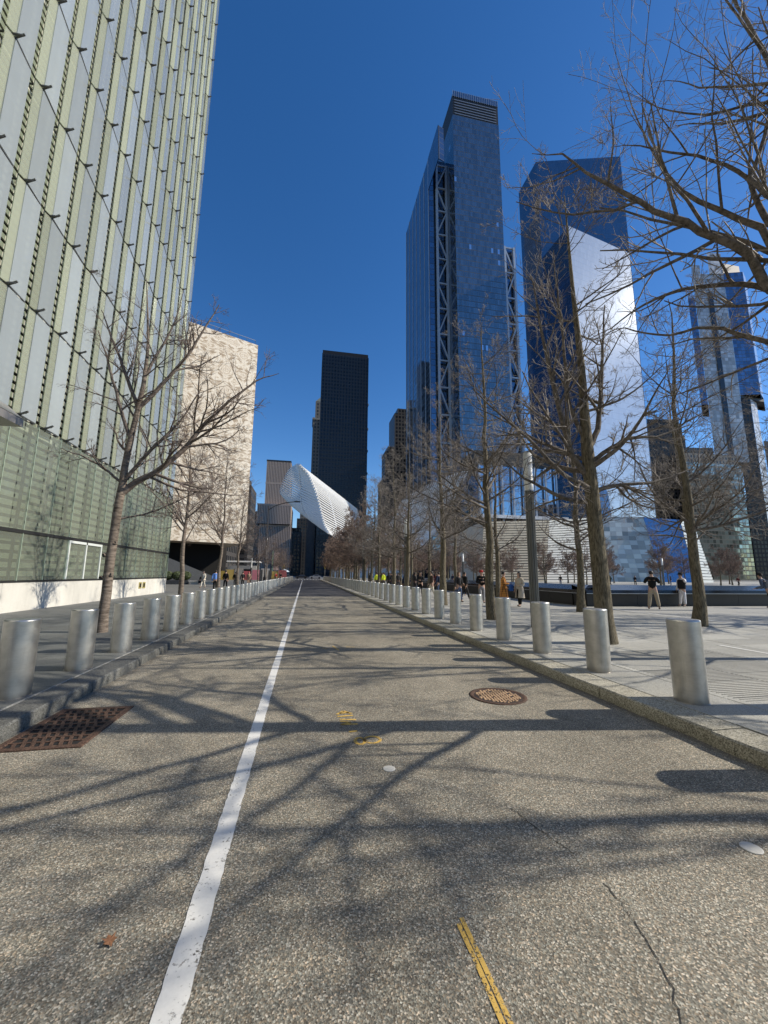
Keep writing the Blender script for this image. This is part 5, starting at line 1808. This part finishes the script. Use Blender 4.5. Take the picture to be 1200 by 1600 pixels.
def person(label, x, y, rz, pose, tops, legs_, skin=0, hair='short', h=1.0, coat=None, hat=None, bag=None, group=None, z=0.15, hairm=None, vest=None, build=1.0):
    """rz turns the figure; at 0 it faces +y (down the street, its back to the viewpoint)"""
    pz = person_parts(pose, build)
    o = thing('person', label, 'person', (x, y, z), rz, group)
    o.scale = (h, h, h)
    key = (skin,)
    if key not in pz['body']:
        pz['body'][key] = skin_mesh('body', pz['V'], pz['E'], SKINC[skin], 0, 1)
    link('body', pz['body'][key], o)
    tn, tc_ = tops
    link('jacket', garment(pz, 'jacket', 0.022, cl(tn, tc_)), o)
    ln, lc = legs_
    link('trousers', garment(pz, 'trousers', 0.016, cl(ln, lc)), o)
    for hp, kn, an, toe in pz['legs']:
        v, w = pz['V'][an], pz['V'][toe]
        link('shoe', skin_mesh('shoe', [(v[0], v[1] - 0.03, 0.045, 0.044, 0.04), (v[0], v[1] + 0.05, 0.045, 0.046, 0.04), (w[0], w[1] + 0.03, 0.035, 0.042, 0.03)], [(0, 1), (1, 2)], SHOE), o)
    hx, hy, hzz = pz['head']
    mb = MB()
    hm = hairm or HAIR
    low = {'short': 0.10, 'long': -0.10, 'bun': 0.06}[hair]
    # hair wraps the back and crown of the head, open at the face
    n = 16
    rings = [(0.092, low), (0.100, low + 0.06), (0.104, 0.14), (0.100, 0.19), (0.078, 0.235), (0.035, 0.262)]
    base = []
    for r_, zz in rings:
        ring = []
        for k in range(n):
            a = 2 * PI * k / n
            front = max(0, math.sin(a))
            lift = 0.0 if zz > 0.2 else front * 0.10
            rr = r_ * (1 - 0.30 * front if zz < 0.18 else 1)
            ring.append((hx + rr * math.cos(a) * 0.92, hy + rr * math.sin(a) * 1.08 - 0.012, hzz + max(zz, min(0.19, zz + lift))))
        base.append(ring)
    for i in range(len(base) - 1):
        for k in range(n):
            if math.sin(2 * PI * (k + 0.5) / n) > 0.45 and rings[i + 1][1] < 0.195:
                continue
            mb.face([base[i][k], base[i][(k + 1) % n], base[i + 1][(k + 1) % n], base[i + 1][k]])
    mb.face(base[-1])
    if hat:
        nm, c_, brim = hat
        m2 = MB().lathe([(0.108, 0.165), (0.112, 0.20), (0.098, 0.255), (0.05, 0.285)], 18, (hx, hy))
        if brim == 'round':
            m2.lathe([(0.108, 0.172), (0.19, 0.165), (0.19, 0.172), (0.108, 0.182)], 18, (hx, hy), cap=False)
        elif brim == 'peak':
            m2.obox((hx, hy + 0.13, 0.175), (1, 0, 0), (0, 1, -0.15), (0, 0.15, 1), 0.075, 0.06, 0.006)
        ho = m2.build('hat', cl(nm, c_), o, True)
        ho.location = (0, 0, hzz)
    mb.build('hair', hm, o, True)
    if coat:
        nm, c_, zlo = coat
        y3, z3 = pz['top']
        mb = MB()
        prof = [(0.105, 0.075, z3 - 0.01), (0.20, 0.135, z3 - 0.10), (0.205, 0.155, z3 - 0.28), (0.19, 0.150, z3 - 0.42), (0.215, 0.175, z3 - 0.56), (0.235, 0.20, (z3 - 0.56 + zlo) / 2), (0.26, 0.23, zlo)]
        n = 22
        rg = [[(rx * math.cos(2 * PI * k / n + PI / 2) * (1 + 0.03 * math.sin(5 * k)), ry * math.sin(2 * PI * k / n + PI / 2), zz) for k in range(n)] for rx, ry, zz in prof]
        for i in range(len(rg) - 1):
            for k in range(n):
                if i >= 2 and k in (0, n - 1) and i > 3:
                    continue
                mb.face([rg[i][k], rg[i][(k + 1) % n], rg[i + 1][(k + 1) % n], rg[i + 1][k]])
        mb.build('coat', cl(nm, c_) if not isinstance(c_, bpy.types.Material) else c_, o, True)
    if vest:
        mb = MB()
        y3, z3 = pz['top']
        mb.lathe([(1, z3 - 0.52), (1.0, z3 - 0.1), (0.75, z3 - 0.02)], 18, cap=False)
        vo = MB()
        for f, u_ in zip(mb.f, mb.uv):
            vo.face([(mb.v[i][0] * 0.205, mb.v[i][1] * 0.155, mb.v[i][2]) for i in f])
        vo.build('vest', cl(*vest), o, True)
    return o, pz


K = lambda v: (v, v, v * 1.05)
BLACK, DARK, NAVY, GREYC, KHAKI, CREAM, BLUEC, WHITEC, DENIM = ('black', K(0.015)), ('charcoal', K(0.035)), ('navy', (0.02, 0.03, 0.06)), ('grey', K(0.28)), ('khaki', (0.40, 0.34, 0.25)), ('cream', (0.62, 0.57, 0.47)), ('sky_blue', (0.16, 0.32, 0.75)), ('white', K(0.65)), ('denim', (0.06, 0.09, 0.16))
BEIGE = ('beige_wool', (0.50, 0.43, 0.34))
# checked coat
t = NT('orange_plaid')
sp = t.n('SeparateXYZ')
t.l(t.coord(), sp.inputs[0])
fx = t.math('LESS_THAN', t.math('FRACT', t.math('MULTIPLY', sp.outputs[0], 11)), 0.35)
fz = t.math('LESS_THAN', t.math('FRACT', t.math('MULTIPLY', sp.outputs[2], 11)), 0.35)
t.set(col=t.mix(t.math('MULTIPLY', t.math('ADD', fx, fz), 0.5), (0.62, 0.26, 0.05), (0.07, 0.025, 0.015)), rough=0.9)
PLAID = t.m
cloths['plaid'] = PLAID


def bag_part(o, loc, sx_, sy_, sz_, col, name='bag'):
    mb = MB().box(-sx_ / 2, sx_ / 2, -sy_ / 2, sy_ / 2, 0, sz_, 0.03)
    b = mb.build(name, cl(name + '_%d' % int(col[2] * 100), col))
    return b


FRONT = PI        # faces the viewpoint
o, _ = person('man in black sweater, grey trousers and red cap looking at his hands', 9.97, 21.7, FRONT - 0.2, 'phone', BLACK, GREYC, hat=('red_cap', (0.35, 0.03, 0.03), 'peak'), h=1.03, build=1.12)
o, _ = person('person in long orange plaid coat beside the person in beige', 10.25, 19.6, PI / 2 + PI - 0.5, 'phone', ('plaid', (0.6, 0.25, 0.05)), DARK, coat=('plaid', PLAID, 0.42), h=1.0)
o, _ = person('person in open beige coat and black dress facing the orange plaid coat', 10.85, 19.05, PI / 2 + 0.35, 'cup', BEIGE, BLACK, coat=('beige_wool', BEIGE[1], 0.45), hair='long', h=0.98)
bl = thing('tote_bag', 'blue tote bag held between the two people in long coats', 'bag', (10.50, 19.28, 0.15), 0.6)
mb = MB(); mb.box(-0.16, 0.16, -0.05, 0.05, 0.78, 1.10, 0.03); mb.build('body', cl('tote_blue', (0.04, 0.12, 0.38)), bl)
mb = MB()
for a, b in zip(arc(0, 1.10, 0.09, 0.14, 0, 180, 8), arc(0, 1.10, 0.09, 0.14, 0, 180, 8)[1:]):
    mb.beam((a[0], 0, a[1]), (b[0], 0, b[1]), 0.012, 0.02)
mb.build('strap', cl('tote_blue', (0.04, 0.12, 0.38)), bl)
person('man in black jacket and khaki trousers photographing with his back turned', 16.75, 16.9, -0.75, 'photo', BLACK, KHAKI, h=1.04, build=1.1)
person('person in dark vest, white trousers and brimmed hat half behind an oak trunk', 20.0, 18.3, PI / 2, 'point', WHITEC, WHITEC, vest=('vest_black', K(0.02)), hat=('black_hat', K(0.02), 'round'), h=1.0)
o, _ = person('person in grey blue jacket leaning on the black parapet with a backpack', 23.9, 16.9, 0.35, 'lean', ('slate_jacket', (0.10, 0.12, 0.16)), ('black', K(0.015)), hat=('beanie', K(0.02), None), h=1.02)
bp = thing('backpack', 'grey backpack worn by the person leaning on the parapet', 'backpack', (23.9, 16.9, 0.15), 0.35)
MB().box(-0.15, 0.15, -0.14, 0.04, 1.02, 1.46, 0.05).build('body', cl('pack_grey', (0.2, 0.22, 0.25)), bp)
for s_ in (-0.11, 0.11):
    MB().beam((s_, 0.03, 1.05), (s_, 0.10, 1.46), 0.04, 0.02).build('strap', cl('pack_grey', (0.2, 0.22, 0.25)), bp)
person('woman in dark coat and jeans holding a white cup by the oaks', 8.95, 22.6, FRONT + 0.3, 'cup', DARK, DENIM, hair='long', hairm=plain('brown_hair', (0.12, 0.06, 0.03), 0.6), h=0.98)
person('man in dark jacket with cream trousers walking between the oaks', 8.35, 26.0, PI / 2, 'walk', ('brown_jacket', (0.06, 0.045, 0.035)), CREAM, h=1.02)
person('person in black walking close behind the woman with the cup', 10.3, 25.0, -PI / 2 + 0.4, 'walk', BLACK, DARK, skin=1)
person('man in navy jacket standing by the pool wall', 9.7, 28.5, 0.4, 'stand', NAVY, DENIM)
person('person in black with light shoulder bag by the pool wall', 12.3, 30.0, 2.4, 'stand', BLACK, BLACK, skin=1, hair='long')
person('person in charcoal looking at a phone beside the kerb oaks', 8.6, 29.5, FRONT - 0.5, 'phone', DARK, BLACK, hair='long')
person('person in dark green jacket walking past the pool wall', 10.9, 27.6, PI / 2, 'walk', ('dark_green', (0.02, 0.04, 0.03)), DENIM)
person('person in black coat with pale trousers by the pool wall', 12.6, 26.4, FRONT, 'stand', BLACK, KHAKI, skin=1)
person('person in navy and jeans walking along the oak row', 8.0, 31.5, FRONT, 'walk', NAVY, DENIM, skin=1)
for k, (x, lab) in enumerate(((7.9, 'worker in yellow high visibility vest among the oaks'), (8.9, 'second worker in yellow high visibility vest, closer to the pool'))):
    person(lab, x + 0.2, 46 + k, 0.3 * k + 0.2, 'stand', ('hivis', (0.62, 0.72, 0.05)), DARK, vest=('hivis', (0.62, 0.72, 0.05)), h=1.03)
# crowd on the plaza further off
rr = random.Random(11)
tops_ = [BLACK, NAVY, DARK, ('dark_red', (0.10, 0.02, 0.02)), BLACK, ('dark_green', (0.02, 0.04, 0.03))]
words = ['black', 'navy', 'charcoal', 'dark red', 'black', 'dark green']
proto = {}
for k in range(24):
    c_ = k % 6
    pose = ('stand', 'walk', 'phone', 'stand')[k % 4]
    x = rr.uniform(8.6, 13.2)
    y = rr.uniform(34, 62)
    key = (c_, pose)
    lab = 'distant visitor in %s %s among the oaks' % (words[c_], {'stand': 'standing', 'walk': 'walking', 'phone': 'looking at a phone'}[pose])
    if key not in proto:
        proto[key] = person(lab, x, y, rr.uniform(0, 6.28), pose, tops_[c_], [BLACK, DENIM, DARK][k % 3], skin=k % 3, hair=('short', 'long')[k % 2], group='visitors among the oaks')[0]
    else:
        q = copy_tree(proto[key])
        q.location = (x, y, 0.15)
        q.rotation_euler = (0, 0, rr.uniform(0, 6.28))
for k in range(12):
    key = list(proto)[k % len(proto)]
    q = copy_tree(proto[key])
    q.location = (16 + k * 7.5 + rr.uniform(-2, 2), 64 + rr.uniform(-1, 3), 0.15)
    q.rotation_euler = (0, 0, rr.uniform(0, 6.28))
    q['label'] = 'tiny dark figure on the far side of the memorial pool'
    q['group'] = 'figures across the pool'
# slate pavement
person('person in cream coat and trousers walking towards the glass building', -10.9, 46.5, FRONT - 0.3, 'walk', CREAM, CREAM, h=1.0, coat=('cream', CREAM[1], 0.8), hair='long')
hb = thing('handbag', 'dark handbag carried by the person in cream', 'bag', (-11.25, 46.45, 0.15), 0.2)
MB().box(-0.14, 0.14, -0.05, 0.05, 0.5, 0.78, 0.02).build('body', cl('bag_black', K(0.02)), hb)
MB().beam((-0.1, 0, 0.78), (0, 0, 0.93), 0.015, 0.015).build('strap', cl('bag_black', K(0.02)), hb)
person('person in bright blue jacket with back turned beside a slim tree', -7.9, 38.0, 0.1, 'stand', BLUEC, BLACK, h=1.02, build=1.12)
person('person in black with a backpack next to the blue jacket', -7.7, 41.5, 0.0, 'walk', BLACK, BLACK, h=1.04)
person('first of two people in black beyond the blue jacket', -8.2, 50.0, 0.2, 'walk', BLACK, DARK, skin=1, h=0.97)
person('second of two people in black, nearer the kerb', -7.5, 51.0, 0.2, 'stand', DARK, BLACK, h=0.99)
person('person in tan coat with red scarf on the slate pavement', -7.0, 52.5, FRONT, 'walk', ('tan', (0.45, 0.30, 0.20)), ('tan', (0.45, 0.30, 0.20)), h=1.0, hair='long', hairm=plain('red_scarf', (0.35, 0.03, 0.04), 0.8))
person('person in dark clothes sitting on the pale stone ledge', -14.4, 60.4, FRONT, 'sit', BLACK, DENIM, z=0.135)
person('person in red jacket far along the slate pavement', -6.3, 88.0, FRONT, 'walk', ('red_jacket', (0.4, 0.03, 0.04)), DARK)
person('person in black far along the slate pavement beside the red jacket', -5.4, 90.0, FRONT, 'stand', BLACK, BLACK)
person('person in grey far along the slate pavement by the parasol', -5.0, 99.0, 0, 'walk', GREYC, DARK)
finish_skins()
